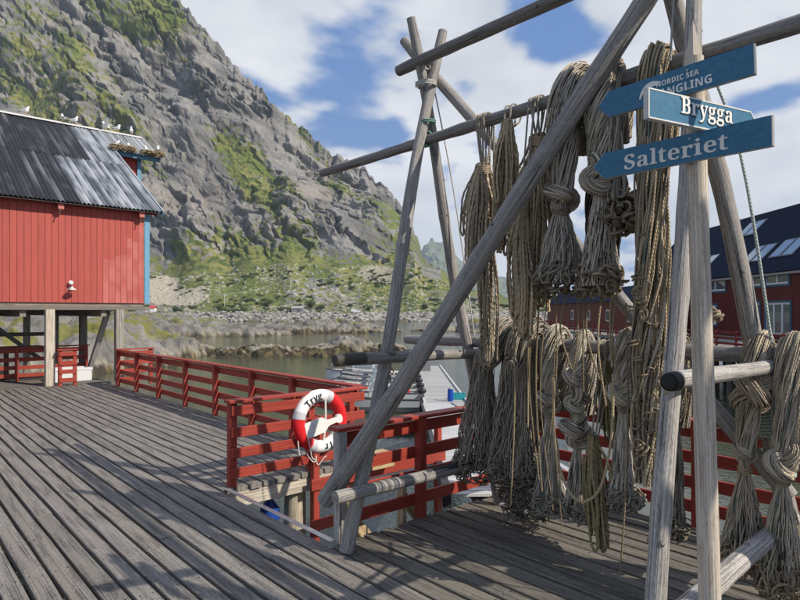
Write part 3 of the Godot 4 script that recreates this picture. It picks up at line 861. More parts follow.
func lash(o: Node3D, at: Vector3, ax: Vector3, r: float, turns: int, rr: float, col: Color) -> void:
	var mb := MB.new()
	var bs := up_basis(ax)
	var pp := PackedVector3Array()
	for i in turns * 14 + 1:
		var th := TAU * i / 14.0
		pp.append(at + bs.x * (i / 14.0 - turns / 2.0) * rr * 2.1 + (bs.y * cos(th) + bs.z * sin(th)) * (r + rr * 0.9))
	mb.tube(pp, PackedFloat32Array([rr]), 6, col)
	part(o, "lashing", mb.mesh(), M.net)
func make_rack() -> void:
	var o := thing("drying_rack", "grey pole rack for drying nets standing on the deck", "rack", P(2.4, 3.2))
	# left pair of legs, crossing at the top
	pole(o, "leg", P(3.42, 2.54, -0.0), P(3.4, 3.46, 3.97), 0.055, 0.042, 1.0, 0.014)
	pole(o, "leg", P(3.4, 4.17, 0.0), P(3.5, 3.2, 4.02), 0.052, 0.038, 0.95, 0.014)
	# right pair
	pole(o, "leg", P(1.165, 2.425, 0.0), P(1.37, 3.4, 3.85), 0.046, 0.04, 1.12, 0.014)
	pole(o, "leg", P(1.09, 4.28, 0.0), P(1.53, 3.16, 4.0), 0.056, 0.046, 1.0, 0.014)
	# a third pair past the right edge carries the rails on
	pole(o, "leg", P(-1.35, 2.45, 0.0), P(-1.3, 3.42, 3.9), 0.05, 0.04, 1.0)
	pole(o, "leg", P(-1.4, 4.25, 0.0), P(-1.25, 3.18, 3.95), 0.05, 0.04, 1.0)
	# long braces, one on each face
	pole(o, "brace", P(3.6, 2.47, 0.33), P(1.28, 3.29, 3.86), 0.066, 0.055, 0.9)
	pole(o, "brace", P(3.72, 3.35, 3.97), P(1.12, 4.02, 0.62), 0.042, 0.05, 1.0)
	# rails along the rack
	pole(o, "rail", P(4.87, 3.3, 3.05), P(-1.9, 3.29, 3.07), 0.038, 0.05, 0.72, 0.004)
	pole(o, "rail", P(3.72, 3.28, 3.69), P(-1.6, 3.25, 3.7), 0.045, 0.045, 0.62, 0.004)
	pole(o, "rail", P(4.3, 3.89, 1.44), P(-1.9, 3.87, 1.46), 0.045, 0.052, 0.9, 0.004)
	# cross pieces between the legs
	pole(o, "cross_piece", P(3.36, 2.4, 1.37), P(3.36, 4.05, 1.34), 0.043, 0.04, 0.85, 0.004)
	pole(o, "cross_piece", P(3.33, 2.36, 0.44), P(3.33, 4.0, 0.44), 0.047, 0.042, 0.95, 0.004)
	pole(o, "cross_piece", P(1.16, 2.6, 1.4), P(1.16, 3.98, 1.395), 0.042, 0.038, 1.25, 0.004)
	pole(o, "cross_piece", P(1.14, 2.45, 0.38), P(1.14, 4.15, 0.47), 0.05, 0.05, 1.3, 0.004)
	# tarred ends
	var e := MB.new(); e.lathe(P(1.16, 2.56, 1.4), Vector3(CA, 0, -SA), [[0.0, 0.03], [0.004, 0.04], [0.06, 0.0435]], 14, Color(0.02, 0.02, 0.022))
	part(o, "tarred_end", e.mesh(), M.plain)
	var e2 := MB.new(); e2.lathe(P(3.36, 2.38, 1.37), Vector3(CA, 0, -SA), [[0.0, 0.035], [0.004, 0.043], [0.25, 0.0455]], 14, Color(0.06, 0.055, 0.05))
	part(o, "tarred_end", e2.mesh(), M.plain)
	var e3 := MB.new(); e3.lathe(P(3.33, 3.2, 0.44), Vector3(CA, 0, -SA), [[0.0, 0.0465], [0.02, 0.047], [0.55, 0.045]], 14, Color(0.045, 0.042, 0.04))
	part(o, "tarred_end", e3.mesh(), M.plain)
	# lashings
	var white := Color(0.55, 0.54, 0.5); var green := Color(0.16, 0.3, 0.25)
	lash(o, P(3.4, 3.28, 3.06), Vector3(-SA, 0, -CA), 0.05, 3, 0.008, green)
	lash(o, P(3.4, 3.3, 3.2), Vector3(0.0, 1, 0.1), 0.055, 2, 0.007, green)
	lash(o, P(3.42, 3.3, 3.5), Vector3(0, 1, 0), 0.075, 3, 0.006, white)
	lash(o, P(3.44, 3.32, 3.69), Vector3(-SA, 0, -CA), 0.052, 2, 0.007, white)
	lash(o, P(3.39, 2.87, 1.4), Vector3(0.1, 1, 0), 0.062, 2, 0.006, Color(0.2, 0.19, 0.17))
	lash(o, P(1.24, 3.91, 1.45), Vector3(-SA, 0, -CA), 0.056, 2, 0.005, white)
	# green twine wound thickly round the right rear leg
	var tw := MB.new()
	var pp := PackedVector3Array()
	var N := 19 * 16
	var a0 := P(1.248, 3.878, 1.36); var a1 := P(1.205, 3.985, 0.98)
	var bb := up_basis(a1 - a0)
	for i in N + 1:
		var th := TAU * i / 16.0
		pp.append(a0.lerp(a1, i / float(N)) + (bb.y * cos(th) + bb.z * sin(th)) * (0.064 + 0.002 * sin(i * 0.37)))
	tw.tube(pp, PackedFloat32Array([0.0095]), 6, Color(0.34, 0.46, 0.41))
	part(o, "twine_wrap", tw.mesh(), M.net)
	var tw2 := MB.new()
	for j in 5:
		var q := PackedVector3Array()
		var cc := P(1.16, 4.06, 0.735 + j * 0.012)
		for i in 19: q.append(cc + Vector3(cos(TAU * i / 18.0) * 0.064, 0.006 * sin(i * 1.1 + j), sin(TAU * i / 18.0) * 0.064))
		tw2.tube(q, PackedFloat32Array([0.006]), 5, Color(0.35, 0.55, 0.55))
	for j in 4:
		var d := Vector3(rng.randf_range(-0.5, 0.2), rng.randf_range(-0.6, 0.4), 0.6).normalized()
		rope_into(tw2, [P(1.16, 4.0, 0.75), P(1.16, 3.98, 0.75) + d * 0.06, P(1.16, 3.98, 0.72) + d * 0.12], 0.004, Color(0.35, 0.55, 0.55), 5, 3)
	part(o, "twine_knot", tw2.mesh(), M.net)
	# slack lines
	whole("guy_line", rope_line([P(3.42, 3.34, 3.66), P(3.36, 3.55, 2.7), P(3.3, 3.75, 1.45)], 0.0055, white), M.net, "thin pale line running down beside the left rack legs", "rope")
	whole("guy_line", rope_line([P(1.5, 3.72, 3.3), P(1.27, 3.7, 2.6), P(1.15, 3.83, 1.52)], 0.0085, Color(0.4, 0.47, 0.44)), M.net, "pale green line running down to the middle rail beside the right leg", "rope")
	whole("guy_line", rope_line([P(1.42, 3.3, 3.95), P(1.44, 3.24, 3.4), P(1.45, 3.22, 3.05)], 0.006, Color(0.4, 0.4, 0.37)), M.net, "thin grey line above the pointed top of the sign post", "rope")
func arrow_plate(L0: float, L1: float, hh: float, th: float, tip: float, left: bool, col: Color, edge: Color) -> MB:
	# a sign board in its own plane: x along, y up, z out; one end pointed
	var pts := []
	if left: pts = [Vector2(-L0, 0.0), Vector2(-L0 + tip, -hh), Vector2(L1, -hh), Vector2(L1, hh), Vector2(-L0 + tip, hh)]
	else: pts = [Vector2(-L0, -hh), Vector2(L1 - tip, -hh), Vector2(L1, 0.0), Vector2(L1 - tip, hh), Vector2(-L0, hh)]
	var mb := MB.new()
	var n := pts.size()
	var cen := Vector2((L1 - L0) / 2, 0)
	var inn := []
	for q in pts: inn.append(q + (cen - q).normalized() * 0.004)
	for i in n:
		var j := (i + 1) % n
		var a := Vector3(inn[i].x, inn[i].y, th / 2); var b := Vector3(inn[j].x, inn[j].y, th / 2)
		mb.tri(Vector3(cen.x, cen.y, th / 2), a, b, col)
		mb.tri(Vector3(cen.x, cen.y, -th / 2), Vector3(b.x, b.y, -th / 2), Vector3(a.x, a.y, -th / 2), col)
		var a2 := Vector3(pts[i].x, pts[i].y, th / 2 - 0.003); var b2 := Vector3(pts[j].x, pts[j].y, th / 2 - 0.003)
		mb.quad(a, a2, b2, b, edge)
		var a3 := Vector3(a2.x, a2.y, -th / 2 + 0.003); var b3 := Vector3(b2.x, b2.y, -th / 2 + 0.003)
		mb.quad(a2, a3, b3, b2, edge)
		mb.quad(a3, Vector3(a.x, a.y, -th / 2), Vector3(b.x, b.y, -th / 2), b3, edge)
	return mb
func words(o: Node3D, text: String, font: String, weight: int, x: float, y: float, width: float, z: float, xf: Transform3D, col: Color, hgt := 0.0, tilt := 0.0) -> void:
	var f := SystemFont.new()
	f.font_names = PackedStringArray([font]); f.font_weight = weight
	var tm := TextMesh.new()
	tm.text = text; tm.font = f; tm.font_size = 64; tm.depth = 0.0015; tm.pixel_size = 0.001
	tm.horizontal_alignment = HORIZONTAL_ALIGNMENT_CENTER; tm.vertical_alignment = VERTICAL_ALIGNMENT_CENTER
	var bx := tm.get_aabb()
	var k := width / maxf(bx.size.x, 0.001)
	var ky := k if hgt <= 0.0 else hgt / maxf(bx.size.y, 0.001)
	var m := mat(col, 0.6, false)
	part(o, "lettering", tm, m, xf * Transform3D(Basis.from_euler(Vector3(0, 0, tilt)).scaled(Vector3(k, ky, 1)), Vector3(x - (bx.position.x + bx.size.x / 2) * k, y - (bx.position.y + bx.size.y / 2) * ky, z)))
func make_signs() -> void:
	var foot := Q(1.235, 2.36); var top := Q(1.152, 2.36, 2.84)
	var p := MB.new()
	var dir := (top - foot).normalized()
	var pp := PackedVector3Array(); var rr := PackedFloat32Array()
	for i in 13:
		pp.append(foot + dir * (2.7 * i / 12.0)); rr.append(0.043 - 0.008 * i / 12.0 + rng.randf_range(-0.0006, 0.0006))
	p.tube(pp, rr, 28, Color(1, 1, 1), 0.3)
	# sharpened tip, cut with flat faces
	var b0 := foot + dir * 2.7
	for i in 6:
		var t0 := TAU * i / 6.0; var t1 := TAU * (i + 1) / 6.0
		p.tri(b0 + Vector3(cos(t1), 0, sin(t1)) * 0.036, b0 + Vector3(cos(t0), 0, sin(t0)) * 0.036, b0 + dir * 0.15, Color(1.15, 1.15, 1.15))
	var o := whole("sign_post", p.mesh(), M.fresh, "pale round wooden post with a sharpened top carrying the signs", "post")
	o.set_meta("label", "pale round wooden post with a sharpened top carrying the blue signs")
	var lefty := Basis(Vector3(SA, 0, CA), Vector3.UP, Vector3(-CA, 0, SA))
	var blue := Color(0.042, 0.165, 0.285); var light := blue
	var wx := Color(0.74, 0.74, 0.71)
	# topmost: NORDIC SEA ANGLING
	var tilt1 := Basis(Vector3(0, 0, 1), 0.03)
	var x1 := Transform3D(lefty * tilt1, Q(1.158, 2.36, 2.6) + lefty.z * 0.05)
	var s1 := thing("direction_sign", "topmost dark blue arrow sign reading Nordic Sea Angling", "sign", x1.origin)
	part(s1, "board", arrow_plate(0.385, 0.235, 0.056, 0.02, 0.05, true, blue, Color(0.25, 0.27, 0.28)).mesh(), M.paint, x1)
	words(s1, "NORDIC SEA", "Droid Sans", 700, -0.04, 0.016, 0.165, 0.0115, x1, wx)
	words(s1, "ANGLING", "Droid Sans", 800, -0.012, -0.024, 0.2, 0.0115, x1, wx)
	# the fish: a curved body with an eye left open, a tail, an inner line
	var fish := MB.new()
	var arc := []
	for i in 13:
		var k := i / 12.0
		var th := lerpf(2.95, 1.1, k)
		arc.append([Vector2(-0.138 + cos(th) * 0.055, -0.035 + sin(th) * 0.06), 0.004 + 0.013 * pow(sin(clampf(k * 1.15, 0, 1) * PI * 0.9), 0.8) * k])
	for i in 12:
		var a: Vector2 = arc[i][0]; var b: Vector2 = arc[i + 1][0]
		var na := (a - Vector2(-0.138, -0.035)).normalized(); var nb := (b - Vector2(-0.138, -0.035)).normalized()
		var wa: float = arc[i][1]; var wb: float = arc[i + 1][1]
		fish.quad(Vector3(a.x - na.x * wa, a.y - na.y * wa, 0.0125), Vector3(b.x - nb.x * wb, b.y - nb.y * wb, 0.0125), Vector3(b.x + nb.x * wb, b.y + nb.y * wb, 0.0125), Vector3(a.x + na.x * wa, a.y + na.y * wa, 0.0125), wx)
	for i in 10:
		var t0 := lerpf(2.9, 1.5, i / 10.0); var t1 := lerpf(2.9, 1.5, (i + 1) / 10.0)
		var c2 := Vector2(-0.128, -0.045)
		fish.quad(Vector3(c2.x + cos(t0) * 0.034, c2.y + sin(t0) * 0.04, 0.0125), Vector3(c2.x + cos(t1) * 0.034, c2.y + sin(t1) * 0.04, 0.0125), Vector3(c2.x + cos(t1) * 0.04, c2.y + sin(t1) * 0.047, 0.0125), Vector3(c2.x + cos(t0) * 0.04, c2.y + sin(t0) * 0.047, 0.0125), wx)
	part(s1, "fish_emblem", fish.mesh(), M.plain, x1)
	# middle: Brygga, pointing away to the right, with a pale frame
	var dx := Vector3(0.894, 0, -0.447).normalized()
	var rb := Basis(dx, Vector3.UP, dx.cross(Vector3.UP))
	var x2 := Transform3D(rb, Q(1.165, 2.37, 2.452) + rb.z * 0.06)
	var s2 := thing("direction_sign", "sunlit light blue sign with a pale rim reading Brygga", "sign", x2.origin)
	part(s2, "board", arrow_plate(0.345, 0.29, 0.056, 0.022, 0.05, false, light, Color(0.6, 0.6, 0.58)).mesh(), M.paint, x2)
	var rim := MB.new()
	var ol := [Vector2(-0.342, -0.055), Vector2(0.239, -0.055), Vector2(0.287, 0.0), Vector2(0.239, 0.055), Vector2(-0.342, 0.055)]
	for i in 5:
		var a: Vector2 = ol[i]; var b: Vector2 = ol[(i + 1) % 5]
		var d2 := (b - a).normalized(); var nn := Vector2(-d2.y, d2.x) * 0.0055
		rim.quad(Vector3(a.x, a.y, 0.0125), Vector3(b.x, b.y, 0.0125), Vector3(b.x + nn.x, b.y + nn.y, 0.0125), Vector3(a.x + nn.x, a.y + nn.y, 0.0125), Color(0.62, 0.62, 0.6))
	part(s2, "rim", rim.mesh(), M.plain, x2)
	words(s2, "Brygga", "Droid Serif", 800, -0.021, 0.004, 0.3, 0.0125, x2, Color(0.02, 0.04, 0.07), 0.08)
	words(s2, "Brygga", "Droid Serif", 700, -0.025, 0.008, 0.296, 0.014, x2, Color(0.72, 0.72, 0.68), 0.08)
	# lowest: Salteriet
	var tilt3 := Basis(Vector3(0, 0, 1), 0.012)
	var x3 := Transform3D(lefty * tilt3, Q(1.166, 2.36, 2.335) + lefty.z * 0.05)
	var s3 := thing("direction_sign", "lowest dark blue arrow sign reading Salteriet", "sign", x3.origin)
	part(s3, "board", arrow_plate(0.415, 0.285, 0.055, 0.022, 0.05, true, blue, Color(0.42, 0.42, 0.41)).mesh(), M.paint, x3)
	words(s3, "Salteriet", "Droid Serif", 800, -0.066, -0.003, 0.405, 0.0125, x3, Color(0.68, 0.67, 0.64), 0.066)
	for q in [[x1, s1], [x3, s3]]:
		for yy in [0.035, -0.035]:
			var sc := MB.new(); sc.lathe(Vector3(0, yy, 0.01), Vector3(0, 0, 1), [[0.0, 0.006], [0.003, 0.005]], 8, Color(0.6, 0.6, 0.6))
			part(q[1], "screw", sc.mesh(), M.metal, q[0])
# many strands following one path inside a given thickness: twisted hanks, tails, drapes
func smooth_path(pts: Array, m: int) -> PackedVector3Array:
	var cv := Curve3D.new()
	for i in pts.size():
		var a: Vector3 = pts[maxi(i - 1, 0)]; var b: Vector3 = pts[mini(i + 1, pts.size() - 1)]
		cv.add_point(pts[i], (a - b) / 6.0, (b - a) / 6.0)
	cv.bake_interval = 0.01
	var L := cv.get_baked_length()
	var out := PackedVector3Array()
	for i in m + 1: out.append(cv.sample_baked(L * i / m, true))
	return out
func lerp_list(a: Array, k: float) -> float:
	var f := k * (a.size() - 1)
	var i := mini(int(f), a.size() - 2)
	return lerpf(a[i], a[i + 1], f - i)
func strands(mb: MB, path: PackedVector3Array, rad: Array, n: int, r: float, twist: float, col: Color, rough := 0.15, stray := 0.0, squash := 1.0) -> void:
	var m := path.size()
	var nn := PackedVector3Array(); var bb := PackedVector3Array()
	var cur := Vector3.ZERO
	for i in m:
		var t := (path[mini(i + 1, m - 1)] - path[maxi(i - 1, 0)]).normalized()
		if i == 0:
			cur = t.cross(Vector3(0.13, 0.2, 0.95))
		cur = (cur - t * cur.dot(t)).normalized()
		nn.append(cur); bb.append(t.cross(cur))
	for k in n:
		var th0 := rng.randf() * TAU
		var rho := sqrt(rng.randf()) if rng.randf() < 0.55 else rng.randf_range(0.85, 1.02)
		var f1 := rng.randf_range(4.0, 14.0); var p1 := rng.randf() * TAU
		var pp := PackedVector3Array()
		var end := m if rng.randf() > stray else int(m * rng.randf_range(0.75, 1.0))
		for i in end:
			var q := i / float(m - 1)
			var R := lerp_list(rad, q)
			var th := th0 + twist * q + sin(q * f1 + p1) * rough * 1.6
			var rr := R * rho * (1.0 + rough * sin(q * f1 * 1.7 + p1 * 2.0))
			pp.append(path[i] + nn[i] * cos(th) * rr + bb[i] * sin(th) * rr * squash)
		var e := rng.randf_range(0.55, 1.35)
		var c := Color(col.r * e, col.g * e * rng.randf_range(0.96, 1.02), col.b * e * rng.randf_range(0.88, 1.05))
		var odd := rng.randf()
		if odd < 0.07: c = Color(0.09, 0.075, 0.055)
		elif odd < 0.1: c = Color(0.16, 0.2, 0.17)
		elif odd < 0.16: c = c.lerp(Color(0.55, 0.51, 0.44), 0.6)
		mb.tube(pp, PackedFloat32Array([r * rng.randf_range(0.75, 1.25)]), 5, c, rng.randf(), 0.0, 0.0, false)
func curls(mb: MB, c: Vector3, ext: Vector3, n: int, r0: float, r1: float, r: float, col: Color) -> void:
	for k in n:
		var d := Vector3(rng.randf_range(-1, 1), rng.randf_range(-1, 1), rng.randf_range(-1, 1))
		if d.length() > 1.0: d = d.normalized()
		var o := c + d * ext
		var bs := Basis.from_euler(Vector3(rng.randf() * TAU, rng.randf() * TAU, rng.randf() * TAU))
		var R := rng.randf_range(r0, r1)
		var span := rng.randf_range(0.6, 1.4) * TAU
		var M2 := int(span * 2.6) + 3
		var pp := PackedVector3Array()
		var el := rng.randf_range(0.5, 1.0)
		for i in M2 + 1:
			var th := span * i / M2
			pp.append(o + bs * Vector3(cos(th) * R, sin(th) * R * el, (i / float(M2) - 0.5) * R * 0.8))
		var e := rng.randf_range(0.7, 1.25)
		mb.tube(pp, PackedFloat32Array([r]), 5, Color(col.r * e, col.g * e, col.b * e))
func knot_path(c: Vector3, sz: float, bs: Basis) -> PackedVector3Array:
	var pp := PackedVector3Array()
	for i in 49:
		var t := TAU * i / 48.0
		pp.append(c + bs * Vector3((sin(t) + 1.6 * sin(2 * t)) * 0.36, (cos(t) - 1.6 * cos(2 * t)) * 0.36, -sin(3 * t) * 0.45) * sz)
	return pp
const GREY := Color(0.38, 0.345, 0.29)
const PALE := Color(0.57, 0.525, 0.455)
const TAN := Color(0.48, 0.385, 0.245)
const BROWN := Color(0.235, 0.185, 0.11)
# a rope skein: tied loops hanging from a rail by a short loop
func rope_skein(label: String, s: float, t: float, ytop: float, yg: float, yb: float, wide: float, n: int, col: Color, r := 0.007, ds := 0.0, spread_low := 0.16, belly := 0.55, rail := -1.0) -> Node3D:
	var rt := t if rail < 0.0 else rail
	var o := thing("rope_skein", label, "rope", P(s, t, ytop), "coiled ropes hung on the rack")
	var hang := MB.new()
	for k in 2:
		var e := -0.03 + 0.06 * k
		rope_into(hang, [P(s + e * 0.4, t - 0.02, yg - 0.03), P(s + e * 0.8, rt - 0.056, ytop - 0.04), P(s + e * 0.8, rt - 0.045, ytop + 0.03), P(s + e * 0.8, rt, ytop + 0.052), P(s + e * 0.8, rt + 0.05, ytop + 0.02), P(s + e * 0.7, rt + 0.054, ytop - 0.05), P(s + e * 0.3, t + 0.01, yg - 0.05)], 0.007, Color(0.33, 0.3, 0.25), 6, 4)
	part(o, "hanging_loop", hang.mesh(), M.net)
	var mb := MB.new()
	for k in n:
		var a0 := rng.randf() * TAU
		var rho := sqrt(rng.randf())
		var off := Vector2(cos(a0) * rho, sin(a0) * rho)
		var off2 := off + Vector2(rng.randf_range(-0.5, 0.9), rng.randf_range(-0.4, 0.4)) * 0.75
		var low := yb + pow(rng.randf(), 1.6) * (yg - yb) * spread_low * 2.0 - 0.02
		var pp := PackedVector3Array()
		var L := yg - low
		var N := maxi(30, int(L / 0.013))
		var ph := rng.randf() * TAU
		for lim in 2:
			for i in N + 1:
				var q := i / float(N) if lim == 0 else 1.0 - i / float(N)
				var w: float = wide * (0.3 + 0.7 * smoothstep(0.0, belly, q)) * (1.0 - 0.12 * smoothstep(0.7, 1.0, q))
				var f := off if lim == 0 else off2
				var wob := Vector2(sin(q * 7.0 + ph), cos(q * 5.0 + ph * 1.7)) * 0.008
				if (lim == 1 and i == 0): continue
				pp.append(P(s + ds * q + f.x * w + wob.x, t - 0.02 + f.y * w * 0.75 + wob.y, lerpf(yg, low, q)))
			if lim == 0:
				for i in range(1, 9):
					var h := i / 9.0
					var f2 := off.lerp(off2, h)
					var w2 := wide * 0.88
					pp.append(P(s + ds + f2.x * w2, t - 0.02 + f2.y * w2 * 0.75, low - sin(h * PI) * absf(off.x - off2.x) * w2 * 0.55 - 0.012 * sin(h * PI)))
		var e := rng.randf_range(0.6, 1.35)
		mb.tube(pp, PackedFloat32Array([r * rng.randf_range(0.9, 1.1)]), 6, Color(col.r * e, col.g * e, col.b * e), 0.0, 0.16, 0.5, false)
	part(o, "rope_loops", mb.mesh(), M.net).set_meta("kind", "stuff")
	var tie := MB.new()
	for j in 5:
		var q := PackedVector3Array()
		for i in 15: q.append(P(s + cos(TAU * i / 14.0) * wide * 0.36, t - 0.02 + sin(TAU * i / 14.0) * wide * 0.3, yg - 0.03 - j * 0.013 + 0.006 * sin(i * 1.3)))
		tie.tube(q, PackedFloat32Array([0.007]), 6, col * Color(0.9, 0.9, 0.9))
	part(o, "tie", tie.mesh(), M.net)
	return o
# a net: a thick hank over a rail, knotted, its tail flaring into curled mesh and line
func net_hank(label: String, s: float, t: float, ytop: float, yk: float, yb: float, r: float, flare: float, col: Color, ncurl: int, ds := 0.0, knot := 0.075, yback := 0.5, twist := 5.0, curl_col := BROWN) -> Node3D:
	var o := thing("net_bundle", label, "net", P(s, t, ytop), "nets hung on the rack")
	var tf := t - r - 0.03
	var body := MB.new()
	var over := smooth_path([P(s + 0.02, t + r + 0.05, ytop - yback), P(s + 0.01, t + r + 0.035, ytop - 0.15), P(s, t + r * 0.75 + 0.02, ytop + 0.02), P(s, t, ytop + 0.045 + r * 0.6), P(s, t - r * 0.75 - 0.02, ytop + 0.02), P(s + ds * 0.3, tf, ytop - 0.15), P(s + ds * 0.6, tf, (ytop + yk) / 2), P(s + ds * 0.9, tf, yk)], 44)
	strands(body, over, [r * 0.9, r, r * 0.85, r * 0.8, r * 1.05, r, r * 0.9, r * 0.7], 230, 0.0038, twist, col, 0.16, 0.12, 0.85)
	part(o, "draped_hank", body.mesh(), M.net).set_meta("kind", "stuff")
	if knot > 0.0:
		var kb := MB.new()
		strands(kb, knot_path(P(s + ds * 0.9, tf, yk), knot, Basis.from_euler(Vector3(rng.randf_range(-0.3, 0.3), 0.7 + rng.randf_range(-0.3, 0.3), rng.randf() * 3.0))), [knot * 0.36], 90, 0.0042, 6.0, col * Color(1.05, 1.05, 1.05), 0.2)
		strands(kb, knot_path(P(s + ds * 0.9, tf, yk), knot * 0.6, Basis.from_euler(Vector3(1.4, rng.randf() * 3.0, 0.6))), [knot * 0.3], 60, 0.0042, 5.0, col, 0.25)
		part(o, "knot", kb.mesh(), M.net)
	var tail := MB.new()
	var tp := smooth_path([P(s + ds * 0.9, tf, yk + 0.03), P(s + ds, tf, lerpf(yk, yb, 0.35)), P(s + ds, tf, lerpf(yk, yb, 0.7)), P(s + ds, tf, yb)], 26)
	strands(tail, tp, ([r * 0.45, r * 0.4, lerpf(r * 0.5, flare, 0.35), flare * 0.7, flare] if knot > 0.0 else [r * 0.8, r * 0.95, lerpf(r, flare, 0.4), flare * 0.8, flare]), 230, 0.0033, 0.5, col, 0.12, 0.45, 0.8)
	part(o, "tail", tail.mesh(), M.net).set_meta("kind", "stuff")
	var cb := MB.new()
	curls(cb, P(s + ds, tf, yb + 0.03), Vector3(flare * 1.05, flare * 0.5 + 0.02, flare * 0.95), ncurl, 0.018 if knot > 0.0 else 0.015, 0.055, 0.0078 if knot > 0.0 else 0.0052, curl_col)
	part(o, "curled_line", cb.mesh(), M.net).set_meta("kind", "stuff")
	if knot <= 0.0: return o
	var lb := MB.new()
	for j in 3:
		var q := PackedVector3Array()
		for i in 17: q.append(P(s + ds * 0.95 + cos(TAU * i / 16.0) * r * 0.5, tf + sin(TAU * i / 16.0) * r * 0.45, yk - 0.1 - j * 0.012 + 0.008 * sin(i * 0.9 + j)))
		lb.tube(q, PackedFloat32Array([0.0075]), 6, curl_col)
	part(o, "tie", lb.mesh(), M.net)
	return o
func make_nets() -> void:
	var t1 := 3.29; var y1 := 3.06
	var t2 := 3.875; var y2 := 1.45
	# upper rail, left to right
	rope_skein("tangled grey-brown rope skein, leftmost on the upper rail", s_of(0.141, t1), t1, y1, 2.76, 2.02, 0.125, 40, Color(0.44, 0.365, 0.255), 0.0074, 0.05, 0.3)
	rope_skein("long narrow rope skein hanging lowest at the left of the upper rail", s_of(0.152, t1 + 0.05), t1 + 0.05, y1, 2.4, 1.36, 0.085, 22, Color(0.4, 0.335, 0.235), 0.0068, 0.0, 0.12, 0.55, t1)
	rope_skein("brown rope skein with neat parallel turns, second from the left on the upper rail", s_of(0.183, t1 - 0.03), t1 - 0.03, y1, 3.0, 2.14, 0.085, 38, TAN, 0.0076, 0.02, 0.25, 0.4, t1)
	rope_skein("largest tan rope skein on the upper rail, right of the diagonal pole", s_of(0.233, t1), t1, y1, 2.86, 1.72, 0.15, 56, TAN, 0.008, 0.04, 0.25, 0.7)
	rope_skein("front rope skein with even loops below the diagonal pole", s_of(0.207, t1 - 0.13), t1 - 0.13, y1, 2.4, 1.58, 0.1, 34, Color(0.49, 0.395, 0.255), 0.008, 0.0, 0.1, 0.55, t1)
	net_hank("left grey net of the pair on the upper rail, with a flared tail", s_of(0.295, t1), t1, y1, 2.42, 1.87, 0.1, 0.165, PALE * Color(0.86, 0.84, 0.8), 60, 0.03, 0.1, 0.35, 4.0, Color(0.22, 0.18, 0.13))
	net_hank("right grey net of the pair on the upper rail, with heavy knots", s_of(0.348, t1), t1, y1, 2.5, 1.85, 0.085, 0.13, PALE * Color(0.8, 0.77, 0.72), 70, -0.01, 0.1, 0.3, 7.0, Color(0.26, 0.21, 0.145))
	# the rope clump that bulges out beside it
	var cl := thing("rope_clump", "bulging clump of coiled line beside the knotted grey net", "rope", P(s_of(0.375, t1), t1 - 0.03, 2.3))
	var cm := MB.new()
	curls(cm, P(s_of(0.378, t1), t1 - 0.05, 2.27), Vector3(0.1, 0.11, 0.08), 90, 0.025, 0.06, 0.009, Color(0.26, 0.21, 0.15))
	part(cl, "coiled_line", cm.mesh(), M.net).set_meta("kind", "stuff")
	var cm2 := MB.new()
	strands(cm2, smooth_path([P(s_of(0.36, t1), t1 + 0.06, 2.7), P(s_of(0.36, t1), t1, 3.13), P(s_of(0.362, t1), t1 - 0.09, 2.9), P(s_of(0.372, t1), t1 - 0.06, 2.35)], 26), [0.045, 0.05, 0.055, 0.06], 60, 0.005, 4.0, GREY, 0.12)
	part(cl, "hank", cm2.mesh(), M.net).set_meta("kind", "stuff")
	var dk := thing("net_bundle", "dark hanging net behind the pair on the upper rail", "net", P(s_of(0.325, t1 + 0.05), t1 + 0.05, 3.06), "nets hung on the rack")
	var dm := MB.new()
	strands(dm, smooth_path([P(s_of(0.325, t1), t1 - 0.05, 2.95), P(s_of(0.325, t1), t1, 3.12), P(s_of(0.325, t1), t1 + 0.09, 2.9), P(s_of(0.325, t1), t1 + 0.09, 2.3), P(s_of(0.325, t1), t1 + 0.06, 1.9)], 36), [0.04, 0.06, 0.08, 0.1, 0.09], 110, 0.006, 3.0, Color(0.16, 0.13, 0.095), 0.15)
	part(dk, "draped_hank", dm.mesh(), M.net).set_meta("kind", "stuff")
	# the long rope curtain left of the sign post
	var lc := thing("rope_curtain", "long curtain of twisted ropes hanging behind the sign post", "rope", P(s_of(0.432, t1), t1, y1))
	var lm := MB.new()
	var s9 := s_of(0.432, t1)
	strands(lm, smooth_path([P(s9, t1 + 0.08, 2.6), P(s9, t1 + 0.07, 3.0), P(s9, t1, 3.13), P(s9 + 0.0, t1 - 0.07, 3.0), P(s9 + 0.0, t1 - 0.08, 2.4), P(s9 + 0.0, t1 - 0.08, 1.8), P(s9 + 0.03, t1 - 0.07, 1.2), P(s9 + 0.03, t1 - 0.07, 0.75)], 60), [0.05, 0.06, 0.07, 0.072, 0.07, 0.075, 0.075, 0.06], 130, 0.0056, 4.5, Color(0.41, 0.34, 0.235), 0.28, 0.4)
	part(lc, "draped_ropes", lm.mesh(), M.net).set_meta("kind", "stuff")
	var lm2 := MB.new()
	curls(lm2, P(s9 + 0.01, t1 - 0.1, 1.45), Vector3(0.085, 0.75, 0.06), 120, 0.015, 0.04, 0.006, Color(0.27, 0.22, 0.15))
	part(lc, "curled_line", lm2.mesh(), M.net).set_meta("kind", "stuff")
	# small rope with a looped end, right of the sign post
	var sr := thing("rope_end", "short rope with a looped end dangling right of the sign post", "rope", P(s_of(0.51, t1), t1, y1))
	var sm := MB.new()
	var sx := s_of(0.508, t1)
	for k in 5: rope_into(sm, [P(sx + 0.01 * k, t1, 3.1), P(sx + 0.012 * k - 0.02, t1 - 0.06, 2.6), P(sx + 0.01 * k, t1 - 0.06, 1.9 - 0.02 * k), P(sx - 0.03 - 0.01 * k, t1 - 0.06, 1.72)], 0.006, TAN, 6, 6)
